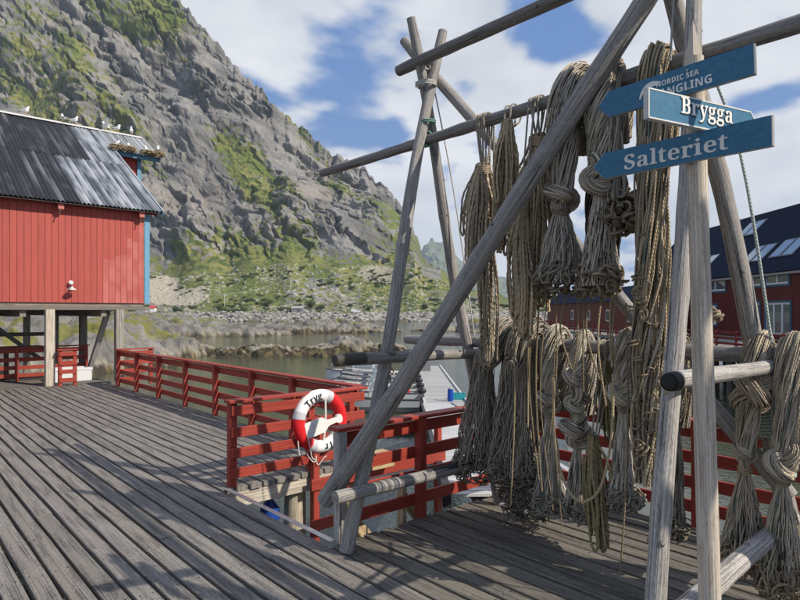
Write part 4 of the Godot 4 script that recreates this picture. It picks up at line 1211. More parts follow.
	curls(sm, P(sx - 0.045, t1 - 0.06, 1.68), Vector3(0.06, 0.03, 0.03), 16, 0.015, 0.035, 0.008, Color(0.34, 0.28, 0.19))
	part(sr, "strands", sm.mesh(), M.net).set_meta("kind", "stuff")
	# middle rail, left to right
	net_hank("widest grey net over the middle rail, leftmost, with dark mesh at the bottom", s_of(0.172, t2), t2, y2, 1.28, 0.42, 0.1, 0.23, GREY, 190, 0.12, 0.0, 0.6, 1.0, Color(0.22, 0.19, 0.15))
	net_hank("grey net with a fan of fine strands, second on the middle rail", s_of(0.214, t2), t2, y2, 1.26, 0.46, 0.115, 0.2, GREY * Color(1.1, 1.1, 1.1), 190, 0.03, 0.0, 0.7, 1.0, Color(0.24, 0.21, 0.165))
	net_hank("grey net with a twisted neck and one small knot on the middle rail", s_of(0.262, t2), t2, y2, 1.05, 0.26, 0.075, 0.13, PALE * Color(0.92, 0.92, 0.9), 110, 0.0, 0.085, 0.5, 6.0, Color(0.28, 0.25, 0.2))
	net_hank("dark tangled net hanging behind the lower nets near the deck", s_of(0.23, t2 + 0.1), t2 + 0.12, y2, 0.7, 0.22, 0.09, 0.26, GREY * Color(0.7, 0.68, 0.64), 220, 0.0, 0.0, 0.5, 1.0, Color(0.17, 0.145, 0.115))
	# the braided one
	var br := net_hank("pale grey net tied in a chain of three knots on the middle rail", s_of(0.306, t2), t2, y2, 0.86, 0.24, 0.055, 0.105, PALE * Color(0.95, 0.94, 0.92), 60, 0.0, 0.11, 0.5, 6.0, Color(0.3, 0.275, 0.23))
	for y in [1.08, 1.25]:
		var kb := MB.new()
		strands(kb, knot_path(P(s_of(0.306, t2), t2 - 0.09, y), 0.085, Basis.from_euler(Vector3(0.2, 0.7, y * 9.0))), [0.033], 46, 0.0055, 6.0, PALE, 0.08)
		part(br, "knot", kb.mesh(), M.net)
	rope_skein("dark green-brown rope skein hanging from the middle rail", s_of(0.343, t2 - 0.02), t2 - 0.02, y2, 1.36, 0.85, 0.075, 24, Color(0.24, 0.2, 0.105), 0.007, -0.06, 0.12, 0.8)
	rope_skein("brown rope skein hanging almost to the deck below the chain-knotted net", s_of(0.325, t2 - 0.16), t2 - 0.16, y2, 0.86, 0.16, 0.1, 26, Color(0.31, 0.25, 0.14), 0.0085, -0.05, 0.2, 0.55, t2)
	net_hank("pale net with a long curly tail on the middle rail, left of the front leg", s_of(0.382, t2), t2, y2, 1.16, 0.42, 0.062, 0.1, PALE, 150, 0.0, 0.1, 0.5, 6.0, Color(0.3, 0.27, 0.215))
	net_hank("net with curly line half hidden between the front leg and the sign post", s_of(0.462, t2), t2, y2, 1.1, 0.3, 0.055, 0.09, Color(0.3, 0.27, 0.215), 90, 0.0, 0.0, 0.5, 3.0, Color(0.26, 0.225, 0.165))
	var bg := net_hank("large beige net looped over the middle rail, right of the green twine", s_of(0.6, t2), t2, y2, 0.9, 0.26, 0.068, 0.15, Color(0.46, 0.395, 0.305), 60, 0.05, 0.06, 0.5, 4.0, Color(0.38, 0.3, 0.195))
	var bk := MB.new()
	strands(bk, knot_path(P(s_of(0.6, t2), t2 - 0.09, 1.26), 0.12, Basis.from_euler(Vector3(0.3, 0.9, 0.4))), [0.045], 110, 0.0042, 5.0, Color(0.46, 0.395, 0.305), 0.25)
	part(bg, "upper_knot", bk.mesh(), M.net)
	net_hank("large beige net with one round knot at the right edge", s_of(0.657, t2), t2, y2, 0.88, 0.2, 0.066, 0.15, Color(0.48, 0.42, 0.33), 80, 0.03, 0.1, 0.6, 3.0, Color(0.32, 0.25, 0.16))
	# more of the same past the right edge, whose shade falls on the deck
	net_hank("beige net on the middle rail just past the right edge", 0.55, t2, y2, 0.9, 0.25, 0.075, 0.14, GREY, 40, 0.0, 0.1)
	net_hank("grey net on the middle rail farther past the right edge", 0.15, t2, y2, 0.9, 0.22, 0.085, 0.16, GREY, 40, 0.0, 0.1)
	# single ropes dangling below the upper bundles
	var spots := [[0.212, 2.0, 0.95], [0.222, 1.9, 0.62], [0.23, 1.95, 0.55], [0.243, 1.9, 0.45], [0.252, 1.95, 0.8], [0.262, 2.0, 0.3], [0.275, 1.85, 1.35], [0.29, 1.9, 1.28], [0.304, 1.9, 1.22], [0.32, 1.9, 1.3], [0.335, 1.9, 1.15], [0.35, 1.9, 1.38], [0.362, 1.9, 1.2], [0.372, 1.75, 0.2], [0.186, 1.6, 0.4]]
	for q in spots:
		var sx2 := s_of(q[0], t1 - 0.08)
		var jit := rng.randf_range(-0.05, 0.05)
		var c := BROWN.lerp(Color(0.38, 0.31, 0.19), rng.randf())
		whole("dangling_rope", rope_line([P(sx2, t1 - 0.05, q[1]), P(sx2 + jit, t1 - 0.08, lerpf(q[1], q[2], 0.5)), P(sx2 - jit, t1 - 0.06, q[2])], rng.randf_range(0.003, 0.0065), c, 6, 8), M.net, "loose rope dangling below the upper bundles, %s from the left of fifteen" % ["second", "third", "fourth", "fifth", "sixth", "seventh", "eighth", "ninth", "tenth", "eleventh", "twelfth", "thirteenth", "fourteenth", "last", "first"][spots.find(q)], "rope", Transform3D.IDENTITY, "single ropes dangling from the upper bundles")
	whole("slack_rope", rope_line([P(s_of(0.255, t1 + 0.2), t1 + 0.2, 1.25), P(s_of(0.26, t1 + 0.2), t1 + 0.2, 0.75), P(s_of(0.29, t1 + 0.2), t1 + 0.2, 0.47), P(s_of(0.33, t1 + 0.2), t1 + 0.2, 0.55), P(s_of(0.352, t1 + 0.2), t1 + 0.2, 0.9), P(s_of(0.355, t1 + 0.2), t1 + 0.2, 1.3)], 0.009, TAN, 8, 8), M.net, "brown rope hanging in a slack curve in front of the grey nets", "rope")
	# thick rope twisted round the tarred cross piece
	var tr := thing("twisted_rope", "thick tan rope twisted round the pale net beside the black pole end", "rope", P(s_of(0.415, 3.6), 3.6, 1.5))
	var tm := MB.new()
	for k in 3:
		var pts := []
		for i in 11: pts.append(P(s_of(0.416, 3.55) + 0.035 * sin(i * 0.9 + k * 2.1), 3.55 + 0.035 * cos(i * 0.9 + k * 2.1), 1.75 - i * 0.095))
		rope_into(tm, pts, 0.012, Color(0.36, 0.29, 0.19), 7, 4)
	rope_into(tm, [P(1.62, 3.5, 1.45), P(1.5, 3.2, 1.32), P(1.3, 2.85, 1.36), P(1.24, 2.72, 1.33), P(1.35, 2.9, 1.27), P(1.6, 3.4, 1.2)], 0.013, Color(0.38, 0.31, 0.2), 7, 6)
	part(tr, "strands", tm.mesh(), M.net).set_meta("kind", "stuff")
func make_boathouse() -> void:
	var S := 15.67
	var o := thing("boathouse", "red boathouse on stilts with a black corrugated roof and blue trim", "building", P(S, 2.0))
	var cb := cross_basis()
	var T0 := -3.0; var T1 := 5.257; var Y0 := 1.92; var Y1 := 4.3
	# front wall, board by board
	var zn := noise(201, 1.2, 3)
	var t := T1 - 0.12
	while t > T0:
		var mb := MB.new()
		var w := 0.137
		var k := rng.randf_range(0.93, 1.05)
		var rows := 56
		var uo := rng.randf() * 4.0; var vo := rng.randf()
		for i in rows:
			var ya := lerpf(Y0, Y1, i / float(rows)); var yb := lerpf(Y0, Y1, (i + 1) / float(rows))
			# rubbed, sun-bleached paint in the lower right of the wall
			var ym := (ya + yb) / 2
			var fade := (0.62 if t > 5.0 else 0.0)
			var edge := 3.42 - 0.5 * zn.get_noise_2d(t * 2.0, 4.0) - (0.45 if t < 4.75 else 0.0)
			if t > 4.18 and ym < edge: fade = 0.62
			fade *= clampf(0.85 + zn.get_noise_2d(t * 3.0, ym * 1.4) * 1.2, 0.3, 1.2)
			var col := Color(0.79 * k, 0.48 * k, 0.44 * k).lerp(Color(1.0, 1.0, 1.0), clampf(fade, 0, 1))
			var a := P(S, t - w / 2 + 0.004, ya); var b := P(S, t + w / 2 - 0.004, ya)
			var e := P(S, t + w / 2 - 0.004, yb); var g := P(S, t - w / 2 + 0.004, yb)
			mb.quad(a, b, e, g, col, Vector2(uo + ya, vo), Vector2(uo + ya, vo + 0.25), Vector2(uo + yb, vo + 0.25), Vector2(uo + yb, vo))
		# side faces give the groove its depth
		var back := cb.z * -0.022
		var l0 := P(S, t - w / 2 + 0.004, Y0); var l1 := P(S, t - w / 2 + 0.004, Y1)
		var r0 := P(S, t + w / 2 - 0.004, Y0); var r1 := P(S, t + w / 2 - 0.004, Y1)
		var kc := Color(0.79 * k, 0.48 * k, 0.44 * k)
		mb.quad(l0 + back, l0, l1, l1 + back, kc)
		mb.quad(r0, r0 + back, r1 + back, r1, kc)
		mb.quad(l0 + back, r0 + back, r0, l0, kc)
		part(o, "wall_board", mb.mesh(), M.wall)
		t -= w
	# backing, other walls, floor
	var bk := MB.new()
	bk.box(P(S + 0.06, (T0 + T1) / 2 - 0.02, (Y0 + Y1) / 2), cb.x * (T1 - T0 - 0.06) / 2, Vector3(0, (Y1 - Y0) / 2 - 0.01, 0), cb.z * 0.036, Color(0.25, 0.03, 0.02))
	part(o, "wall_backing", bk.mesh(), M.plain)
	var side := MB.new()
	side.box(P(21.1, T1 - 0.05, (Y0 + Y1) / 2), cb.x * 0.04, Vector3(0, (Y1 - Y0) / 2 - 0.004, 0), cb.z * 5.3, Color(0.38, 0.06, 0.045))
	side.box(P(21.1, T0 + 0.05, (Y0 + Y1) / 2), cb.x * 0.04, Vector3(0, (Y1 - Y0) / 2 - 0.004, 0), cb.z * 5.3, Color(0.38, 0.06, 0.045))
	side.box(P(26.5, (T0 + T1) / 2, (Y0 + Y1) / 2), cb.x * (T1 - T0) / 2, Vector3(0, (Y1 - Y0) / 2 - 0.004, 0), cb.z * 0.05, Color(0.38, 0.06, 0.045))
	for tt in [T1 - 0.06, T0 + 0.06]:
		side.tri(P(15.9, tt, Y1), P(26.3, tt, Y1), P(21.05, tt, 7.4), Color(0.38, 0.06, 0.045))
	part(o, "side_wall", side.mesh(), M.plain)
	var fl := MB.new()
	fl.box(P(21.1, (T0 + T1) / 2, Y0 - 0.13), cb.x * (T1 - T0) / 2, Vector3(0, 0.04, 0), cb.z * 5.4, Color(0.16, 0.14, 0.12))
	part(o, "floor", fl.mesh(), M.plain)
	var sill := MB.new(); sill.board(T1 - T0 - 0.1, 0.12, 0.16, 0.006, rng, 0.0, Color(0.6, 0.55, 0.5))
	part(o, "sill_beam", sill.mesh(), M.log, Transform3D(cb, P(S + 0.1, (T0 + T1) / 2, Y0 - 0.08)))
	for tt in [-2.5, -0.8, 0.9, 2.6, 4.3]:
		var fb := MB.new(); fb.board(10.4, 0.12, 0.16, 0.006, rng, 0.0, Color(0.6, 0.57, 0.54))
		part(o, "floor_beam", fb.mesh(), M.log, Transform3D(grid_basis(), P(21.0, tt, Y0 - 0.25)))
	# blue corner board
	var cbd := MB.new(); cbd.board(Y1 - Y0, 0.03, 0.13, 0.004, rng, 0.0)
	var blue := mat(Color(0.13, 0.3, 0.45), 0.55, false)
	part(o, "corner_board", cbd.mesh(), blue, Transform3D(Basis(Vector3.UP, cb.x * -1.0, cb.z), P(S - 0.014, T1 + 0.02, (Y0 + Y1) / 2)))
	# roof: corrugated sheets in two rows on each slope
	var rise := 3.35; var run := 5.68
	var ev := Vector2(15.37, 4.24)
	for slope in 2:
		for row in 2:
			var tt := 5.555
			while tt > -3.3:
				var w := 0.92
				var paler := (row == 0 and tt > 4.8) or (row == 1 and tt > 5.0)  # sheets at the right end are silvery, with worn paint
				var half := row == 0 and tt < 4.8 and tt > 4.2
				var mb := MB.new()
				var NX := 36
				var q0 := 0.0 if row == 0 else 0.5; var q1 := 0.53 if row == 0 else 1.0
				var drop := 0.0 if row == 0 else 0.012
				var NY := 14
				var zs := rng.randf() * 90.0
				for i in NX:
					for j in NY:
						var pts := []; var nrm := []
						var cl := []
						for e in [[i, j], [i + 1, j], [i + 1, j + 1], [i, j + 1]]:
							var fx: float = e[0] / float(NX); var fq: float = lerpf(q0, q1, e[1] / float(NY))
							var ph: float = fx * w / 0.092 * TAU
							var s0: float = ev.x + run * fq if slope == 0 else ev.x + run * 2 - run * fq
							var base := P(s0, tt - fx * (w + 0.02), ev.y + rise * fq + 0.021 * sin(ph) + drop)
							pts.append(base)
							nrm.append((cb.z * (0.508 if slope == 0 else -0.508) + Vector3(0, 0.861, 0) + cb.x * cos(ph) * 1.2).normalized())
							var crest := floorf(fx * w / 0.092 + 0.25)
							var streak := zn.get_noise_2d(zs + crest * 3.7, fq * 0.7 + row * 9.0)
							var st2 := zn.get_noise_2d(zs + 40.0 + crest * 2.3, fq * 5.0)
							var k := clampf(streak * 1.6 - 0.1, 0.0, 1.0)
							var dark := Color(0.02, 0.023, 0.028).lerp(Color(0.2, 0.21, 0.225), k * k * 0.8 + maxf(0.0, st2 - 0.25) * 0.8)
							if paler or half: dark = Color(0.07, 0.085, 0.105).lerp(Color(0.42, 0.45, 0.49), clampf(0.45 + streak * 1.7 + st2 * 0.8, 0, 1))
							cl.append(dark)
						var k0 := mb.v.size()
						for e in 4: mb.v.append(pts[e]); mb.n.append(nrm[e]); mb.c.append(cl[e]); mb.uv.append(Vector2.ZERO)
						if slope == 0: mb.ix.append_array(PackedInt32Array([k0, k0 + 1, k0 + 2, k0, k0 + 2, k0 + 3]))
						else: mb.ix.append_array(PackedInt32Array([k0, k0 + 2, k0 + 1, k0, k0 + 3, k0 + 2]))
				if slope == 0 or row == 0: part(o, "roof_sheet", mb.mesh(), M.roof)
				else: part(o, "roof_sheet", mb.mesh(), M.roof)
				tt -= w
	# boards under the roof keep the sky out
	var ub := MB.new()
	var ra := P(ev.x + 0.02, -3.3, ev.y - 0.05); var rb := P(ev.x + 0.02, 5.5, ev.y - 0.05); var rc := P(ev.x + run, 5.5, ev.y + rise - 0.05); var rd := P(ev.x + run, -3.3, ev.y + rise - 0.05)
	ub.quad(rb, ra, rd, rc, Color(0.1, 0.085, 0.075))
	var re := P(ev.x + run * 2, 5.5, ev.y - 0.05); var rf := P(ev.x + run * 2, -3.3, ev.y - 0.05)
	ub.quad(rc, rd, rf, re, Color(0.1, 0.085, 0.075))
	part(o, "roof_boarding", ub.mesh(), M.plain)
	var fas := MB.new(); fas.board(8.8, 0.03, 0.1, 0.003, rng, 0.0, Color(0.45, 0.26, 0.24))
	part(o, "eave_board", fas.mesh(), M.wall, Transform3D(cb, P(S - 0.04, 1.12, ev.y - 0.02)))
	# ridge capping
	var rg := MB.new()
	for sgn in [1.0, -1.0]:
		var a := P(21.05, -3.3, 7.645); var b := P(21.05, 6.9, 7.645)
		var a2 := P(21.05 + 0.16 * sgn, -3.3, 7.55); var b2 := P(21.05 + 0.16 * sgn, 6.9, 7.55)
		if sgn < 0: rg.quad(a2, b2, b, a, Color(0.62, 0.62, 0.6))
		else: rg.quad(a, b, b2, a2, Color(0.62, 0.62, 0.6))
	part(o, "ridge_cap", rg.mesh(), M.paint)
	# bargeboards down the right edge
	for q in [[0.0, Color(0.45, 0.5, 0.53), 0.05, 0.03], [-0.07, Color(0.13, 0.3, 0.45), 0.12, 0.028]]:
		var bg := MB.new(); bg.board(6.62, q[3], q[2], 0.003, rng, 0.0, q[1])
		part(o, "bargeboard", bg.mesh(), M.paint, Transform3D(up_basis(P(15.3, 5.58, 4.2) - P(21.05, 5.58, 7.59)), P(18.2, 5.575, 5.93 + q[0])))
	# lifting hood under the ridge, out over the gable
	var hd := thing_part(o, "hoist_hood")
	var hm := MB.new()
	hm.box(P(21.05, 6.0, 5.75), cb.x * 0.42, Vector3(0, 0.9, 0), cb.z * 1.3, Color(0.42, 0.06, 0.045))
	part(hd, "hood_wall", hm.mesh(), M.paint)
	var hb := MB.new(); hb.board(1.8, 0.04, 0.12, 0.003, rng, 0.0, Color(0.13, 0.3, 0.45))
	part(hd, "hood_corner_board", hb.mesh(), M.paint, Transform3D(Basis(Vector3.UP, cb.x * -1.0, cb.z), P(19.72, 6.4, 5.75)))
	var hf := MB.new(); hf.board(1.5, 0.06, 0.16, 0.003, rng, 0.0, Color(0.09, 0.22, 0.34))
	part(hd, "hood_eave_board", hf.mesh(), M.paint, Transform3D(cb, P(19.45, 6.2, 6.56)))
	var hs := MB.new()
	for sgn in [1.0, -1.0]:
		var NX := 56
		for i in NX:
			var ta := 5.5 + 1.42 * i / NX; var tb := 5.5 + 1.42 * (i + 1) / NX
			var ha := 0.012 * sin(ta / 0.092 * TAU); var hb2 := 0.012 * sin(tb / 0.092 * TAU)
			var g := 0.1 + 0.32 * clampf(0.5 + zn.get_noise_1d(ta * 14.0) * 1.3, 0, 1)
			var col := Color(g, g * 1.06, g * 1.14)
			var a := P(21.05 - 1.72 * sgn, ta, 6.6 + ha); var b := P(21.05 - 1.72 * sgn, tb, 6.6 + hb2)
			var e := P(21.05, tb, 7.62 + hb2); var f := P(21.05, ta, 7.62 + ha)
			if sgn > 0: hs.quad(a, b, e, f, col)
			else: hs.quad(b, a, f, e, col)
	part(hd, "hood_roof", hs.mesh(), M.roof)
	var he := MB.new(); he.board(1.98, 0.03, 0.14, 0.003, rng, 0.0, Color(0.45, 0.45, 0.44))
	part(hd, "hood_bargeboard", he.mesh(), M.paint, Transform3D(up_basis(P(19.35, 6.94, 6.58) - P(21.05, 6.94, 7.6)), P(20.2, 6.94, 7.05)))
	# lamp and eave brackets on the wall
	var lp := thing_part(o, "wall_lamp")
	var lx := P(S - 0.02, 3.53, 2.24)
	var lm := MB.new()
	lm.lathe(lx, cb.z, [[0.0, 0.04], [0.02, 0.04], [0.03, 0.015], [0.14, 0.014], [0.17, 0.014]], 12, Color(0.7, 0.7, 0.68))
	lm.lathe(lx + cb.z * 0.16 + Vector3(0, 0.06, 0), Vector3(0, -1, 0), [[0.0, 0.02], [0.04, 0.025], [0.07, 0.09], [0.085, 0.1]], 14, Color(0.72, 0.72, 0.7))
	part(lp, "lamp_shade", lm.mesh(), M.gloss)
	var lg := MB.new(); join(lg, ball(lx + cb.z * 0.05 + Vector3(0, 0.14, 0), Vector3.ONE * 0.055, 12, 8, Color(0.78, 0.78, 0.76)))
	part(lp, "junction_box", lg.mesh(), M.gloss)
	for tt in [3.3, 5.1]:
		var bm := MB.new(); bm.board(0.12, 0.12, 0.16, 0.004, rng, 0.0, Color(1.25, 1.8, 1.8))
		part(o, "eave_bracket", bm.mesh(), M.wall, Transform3D(cb, P(S - 0.15, tt, Y1 - 0.16)))
		var hk := MB.new(); hk.tube(PackedVector3Array([P(S - 0.2, tt, Y1 - 0.22), P(S - 0.23, tt - 0.03, Y1 - 0.3), P(S - 0.2, tt - 0.05, Y1 - 0.37)]), PackedFloat32Array([0.012]), 6, Color(0.1, 0.09, 0.08))
		part(o, "hook", hk.mesh(), M.plain)
	# stilts and braces
	var stilts := [[S + 0.02, 3.11, 0.1, 1.45, 0.0], [S + 0.05, 4.63, 0.1, 0.75, 0.0], [17.5, 4.25, 0.09, 0.5, 0.0], [18.4, 2.1, 0.1, 0.5, -0.06], [S + 0.05, 1.2, 0.1, 0.7, 0.0], [S + 0.05, -0.8, 0.1, 0.7, 0.0], [21.5, 4.4, 0.11, 0.5, -6.0], [21.5, 2.0, 0.11, 0.5, -6.0], [21.5, -0.5, 0.11, 0.5, -6.0], [26.0, 4.4, 0.11, 0.5, -6.0], [26.0, 0.5, 0.11, 0.5, -6.0]]
	for q in stilts:
		var hgt: float = Y0 - 0.16 - q[4]
		var mb := MB.new(); mb.board(hgt, q[2] * 1.9, q[2] * 1.9, 0.012, rng, 0.002, Color(q[3], q[3], q[3] * 0.93), 6)
		part(o, "stilt", mb.mesh(), M.fresh if q[3] > 1.4 else M.log, Transform3D(Basis(Vector3.UP, cb.z, cb.x), P(q[0], q[1], q[4] + hgt / 2)))
	for q in [[17.9, 1.95, 1.7, 17.9, 3.3, 0.5, 0.5], [16.2, 4.5, 1.7, 17.4, 4.35, 0.05, 1.05], [18.4, 2.2, 1.7, 21.4, 2.1, 0.2, 0.5]]:
		var a := P(q[0], q[1], q[2]); var b := P(q[3], q[4], q[5])
		var mb := MB.new(); mb.board(a.distance_to(b), 0.12, 0.1, 0.006, rng, 0.001, Color(q[6], q[6], q[6]))
		part(o, "brace", mb.mesh(), M.log, Transform3D(up_basis(b - a), (a + b) / 2))
	# work bench and beam in the dark below the house
	var bn := thing("work_bench", "dark plank bench in the shade under the boathouse", "bench", P(18.0, 0.8, -0.03))
	var b1 := MB.new(); b1.board(5.0, 0.5, 0.08, 0.004, rng, 0.0, Color(0.75, 0.72, 0.7))
	part(bn, "bench_top", b1.mesh(), M.deck, Transform3D(cb, P(18.0, 0.9, 0.78)))
	for tt in [-1.2, 0.6, 2.6]:
		var b2 := MB.new(); b2.board(0.78, 0.1, 0.1, 0.004, rng, 0.0, Color(0.75, 0.72, 0.7))
		part(bn, "leg", b2.mesh(), M.deck, Transform3D(Basis(Vector3.UP, cb.z, cb.x), P(18.0, tt, 0.36)))
	var bt := MB.new(); bt.board(5.4, 0.08, 0.1, 0.004, rng, 0.0, Color(0.8, 0.78, 0.75))
	part(bn, "back_beam", bt.mesh(), M.deck, Transform3D(cb, P(18.26, 0.8, 1.12)))
	for tt in [-1.6, 2.4]:
		var b3 := MB.new(); b3.board(0.32, 0.06, 0.08, 0.004, rng, 0.0, Color(0.75, 0.72, 0.7))
		part(bn, "bracket", b3.mesh(), M.deck, Transform3D(Basis(Vector3.UP, cb.z, cb.x), P(18.24, tt, 0.96)))
	# white crate
	var cr := thing("crate", "white plastic crate standing under the boathouse behind the pale stilt", "crate", P(16.6, 3.75, 0.0))
	var cm := MB.new()
	for q in [[0.0, 0.24, 0.6, 0.02], [0.0, -0.24, 0.6, 0.02]]: cm.box(P(16.6 + q[1], 3.75, 0.16), cb.x * 0.42, Vector3(0, 0.16, 0), cb.z * 0.015, Color(0.62, 0.64, 0.65))
	for q in [0.41, -0.41]: cm.box(P(16.6, 3.75 + q, 0.16), cb.x * 0.012, Vector3(0, 0.158, 0), cb.z * 0.222, Color(0.62, 0.64, 0.65))
	cm.box(P(16.6, 3.75, 0.012), cb.x * 0.39, Vector3(0, 0.01, 0), cb.z * 0.22, Color(0.6, 0.62, 0.63))
	part(cr, "box", cm.mesh(), M.gloss)
	var cr2 := MB.new(); cr2.box(P(16.36, 3.75, 0.29), cb.x * 0.44, Vector3(0, 0.022, 0), cb.z * 0.028, Color(0.66, 0.68, 0.69))
	part(cr, "rim", cr2.mesh(), M.gloss)
func thing_part(o: Node3D, called: String) -> Node3D:
	var n := Node3D.new(); n.name = called; o.add_child(n, true); return n
func make_lodge() -> void:
	# the long two-storey red building across the water on the right; its wall runs straight away from us
	var x0 := 28.0; var x1 := 39.4; var xr := 33.7; var d0 := 37.0; var d1 := 71.0; var y0 := -0.3; var ye := 4.95; var yr := 10.75
	var o := thing("lodge_building", "long dark red building with a black roof and skylights behind the rack", "building", Q(xr, 54.0, y0))
	var red := Color(0.12, 0.015, 0.014)
	# boarded wall towards the water
	var wb := MB.new()
	var d := d0
	var opens := [[43.2, 45.9, 3.75, 4.72], [46.5, 48.6, 3.75, 4.72], [51.6, 55.0, 3.55, 4.72], [57.5, 59.5, 3.75, 4.72], [39.0, 41.5, 3.75, 4.72], [43.0, 45.9, 0.0, 2.4], [46.7, 48.7, 0.0, 2.4], [39.0, 41.3, 0.0, 2.4], [53.0, 55.0, 0.6, 2.3]]
	while d < d1:
		var e := minf(d + 0.14, d1)
		var segs := [[y0, ye]]
		for q in opens:
			if d + 0.07 > q[0] and d + 0.07 < q[1]:
				var ns := []
				for sg in segs:
					if q[2] > sg[0]: ns.append([sg[0], minf(sg[1], q[2])])
					if q[3] < sg[1]: ns.append([maxf(sg[0], q[3]), sg[1]])
				segs = ns
		var k := rng.randf_range(0.85, 1.1)
		for sg in segs:
			wb.quad(Q(x0, e, sg[0]), Q(x0, d + 0.018, sg[0]), Q(x0, d + 0.018, sg[1]), Q(x0, e, sg[1]), red * Color(k, k, k))
			wb.quad(Q(x0 + 0.03, d + 0.018, sg[0]), Q(x0 + 0.03, d, sg[0]), Q(x0 + 0.03, d, sg[1]), Q(x0 + 0.03, d + 0.018, sg[1]), red * Color(0.8, 0.8, 0.8))
			wb.quad(Q(x0, d + 0.018, sg[0]), Q(x0 + 0.03, d + 0.018, sg[0]), Q(x0 + 0.03, d + 0.018, sg[1]), Q(x0, d + 0.018, sg[1]), red * Color(0.8, 0.8, 0.8))
		d = e
	part(o, "wall_boarding", wb.mesh(), M.paint).set_meta("kind", "stuff")
	var bk := MB.new()
	for dd in [d0 + 0.05, d1 - 0.05]:
		bk.box(Q(xr, dd, (y0 + ye) / 2), Vector3(5.6, 0, 0), Vector3(0, (ye - y0) / 2, 0), Vector3(0, 0, 0.05), red)
		bk.tri(Q(x0, dd, ye), Q(x1, dd, ye), Q(xr, dd, yr - 0.15), red)
	bk.box(Q(x1 - 0.05, 54, (y0 + ye) / 2), Vector3(0.05, 0, 0), Vector3(0, (ye - y0) / 2, 0), Vector3(0, 0, 17), red)
	part(o, "end_wall", bk.mesh(), M.paint)
	var ins := MB.new(); ins.box(Q(x0 + 1.2, 54, (y0 + ye) / 2), Vector3(0.05, 0, 0), Vector3(0, (ye - y0) / 2, 0), Vector3(0, 0, 16.8), Color(0.35, 0.33, 0.3))
	part(o, "inner_wall", ins.mesh(), M.plain)
	# roof slopes
	for sgn in [1.0, -1.0]:
		var rf := MB.new()
		var xe: float = xr - 6.1 * sgn
		var yee := ye - 0.35
		var dir := Vector3(xr - xe, yr - yee, 0)
		var nn: Vector3 = Vector3(-dir.y, dir.x, 0).normalized() * sgn
		rf.box(Q((xr + xe) / 2, 54, (yr + yee) / 2) + nn * 0.06, dir / 2 * (1.0 if sgn > 0 else -1.0), nn * 0.06, Vector3(0, 0, 17.4), Color(0.016, 0.026, 0.05))
		part(o, "roof", rf.mesh(), M.slate)
		if sgn < 0: continue
		var rl := dir.normalized()
		for q in [[54.6, 0.74, 2.8], [57.2, 0.27, 3.0], [48.8, 0.28, 3.0], [45.2, 0.3, 3.0], [41.0, 0.3, 3.0]]:
			var c: Vector3 = Q(xe, q[0], yee) + dir * float(q[1]) + nn * 0.13
			var sk := thing_part(o, "skylight")
			var fr := MB.new()
			for a in [-1.0, 1.0]:
				fr.box(c + Vector3(0, 0, a * q[2] * 0.25), rl * 1.0, nn * 0.09, Vector3(0, 0, q[2] * 0.24), Color(0.05, 0.06, 0.08))
			part(sk, "frame", fr.mesh(), M.gloss)
			for a in [-1.0, 1.0]:
				var gl := MB.new()
				gl.box(c + Vector3(0, 0, a * q[2] * 0.25) + nn * 0.093, rl * 0.9, nn * 0.01, Vector3(0, 0, q[2] * 0.19), Color.WHITE)
				part(sk, "pane", gl.mesh(), M.pane)
	var eb := MB.new(); eb.box(Q(x0 - 0.35, 54, ye - 0.42), Vector3(0.02, 0, 0), Vector3(0, 0.1, 0), Vector3(0, 0, 17.3), Color(0.3, 0.29, 0.28))
	part(o, "gutter", eb.mesh(), M.plain)
	# windows and glazed doors with blue surrounds and white sashes
	var glass := mat(Color(0.09, 0.12, 0.13), 0.05, false); glass.metallic_specular = 0.9
	for q in opens:
		var w := thing_part(o, "glazed_door" if q[2] < 0.1 else "window")
		var dm: float = (q[0] + q[1]) / 2; var hd: float = (q[1] - q[0]) / 2; var ym: float = (q[2] + q[3]) / 2; var hy: float = (q[3] - q[2]) / 2
		var sr := MB.new()
		for a in [-1.0, 1.0]:
			sr.box(Q(x0 - 0.03, dm + a * (hd + 0.07), ym), Vector3(0.03, 0, 0), Vector3(0, hy + 0.16, 0), Vector3(0, 0, 0.09), Color(0.04, 0.1, 0.17))
			sr.box(Q(x0 - 0.032, dm, ym + a * (hy + 0.08)), Vector3(0.03, 0, 0), Vector3(0, 0.08, 0), Vector3(0, 0, hd - 0.02), Color(0.04, 0.1, 0.17))
		part(w, "surround", sr.mesh(), M.paint)
		var sa := MB.new()
		var nb := 3 if q[2] < 0.1 else 2
		for i in nb + 1:
			sa.box(Q(x0 + 0.02, q[0] + (q[1] - q[0]) * i / nb, ym), Vector3(0.03, 0, 0), Vector3(0, hy, 0), Vector3(0, 0, 0.075), Color(0.62, 0.64, 0.65))
		for a in [-1.0, 1.0]:
			sa.box(Q(x0 + 0.023, dm, ym + a * (hy - 0.07)), Vector3(0.03, 0, 0), Vector3(0, 0.07, 0), Vector3(0, 0, hd - 0.08), Color(0.62, 0.64, 0.65))
		part(w, "sash", sa.mesh(), M.gloss)
		for i in nb:
			var gl := MB.new()
			gl.box(Q(x0 + 0.05, q[0] + (q[1] - q[0]) * (i + 0.5) / nb, ym), Vector3(0.01, 0, 0), Vector3(0, hy - 0.1, 0), Vector3(0, 0, hd / nb - 0.07), Color.WHITE)
			part(w, "pane", gl.mesh(), glass)
	# its wharf on piles, with a red railing
	var wf := setting("lodge_wharf")
	var wd := MB.new(); wd.box(Q(29.5, 52, y0 - 0.15), Vector3(11.5, 0, 0), Vector3(0, 0.13, 0), Vector3(0, 0, 26), Color(0.2, 0.19, 0.175))
	part(wf, "deck_slab", wd.mesh(), M.plain)
	var q := 27.0
	var n := 0
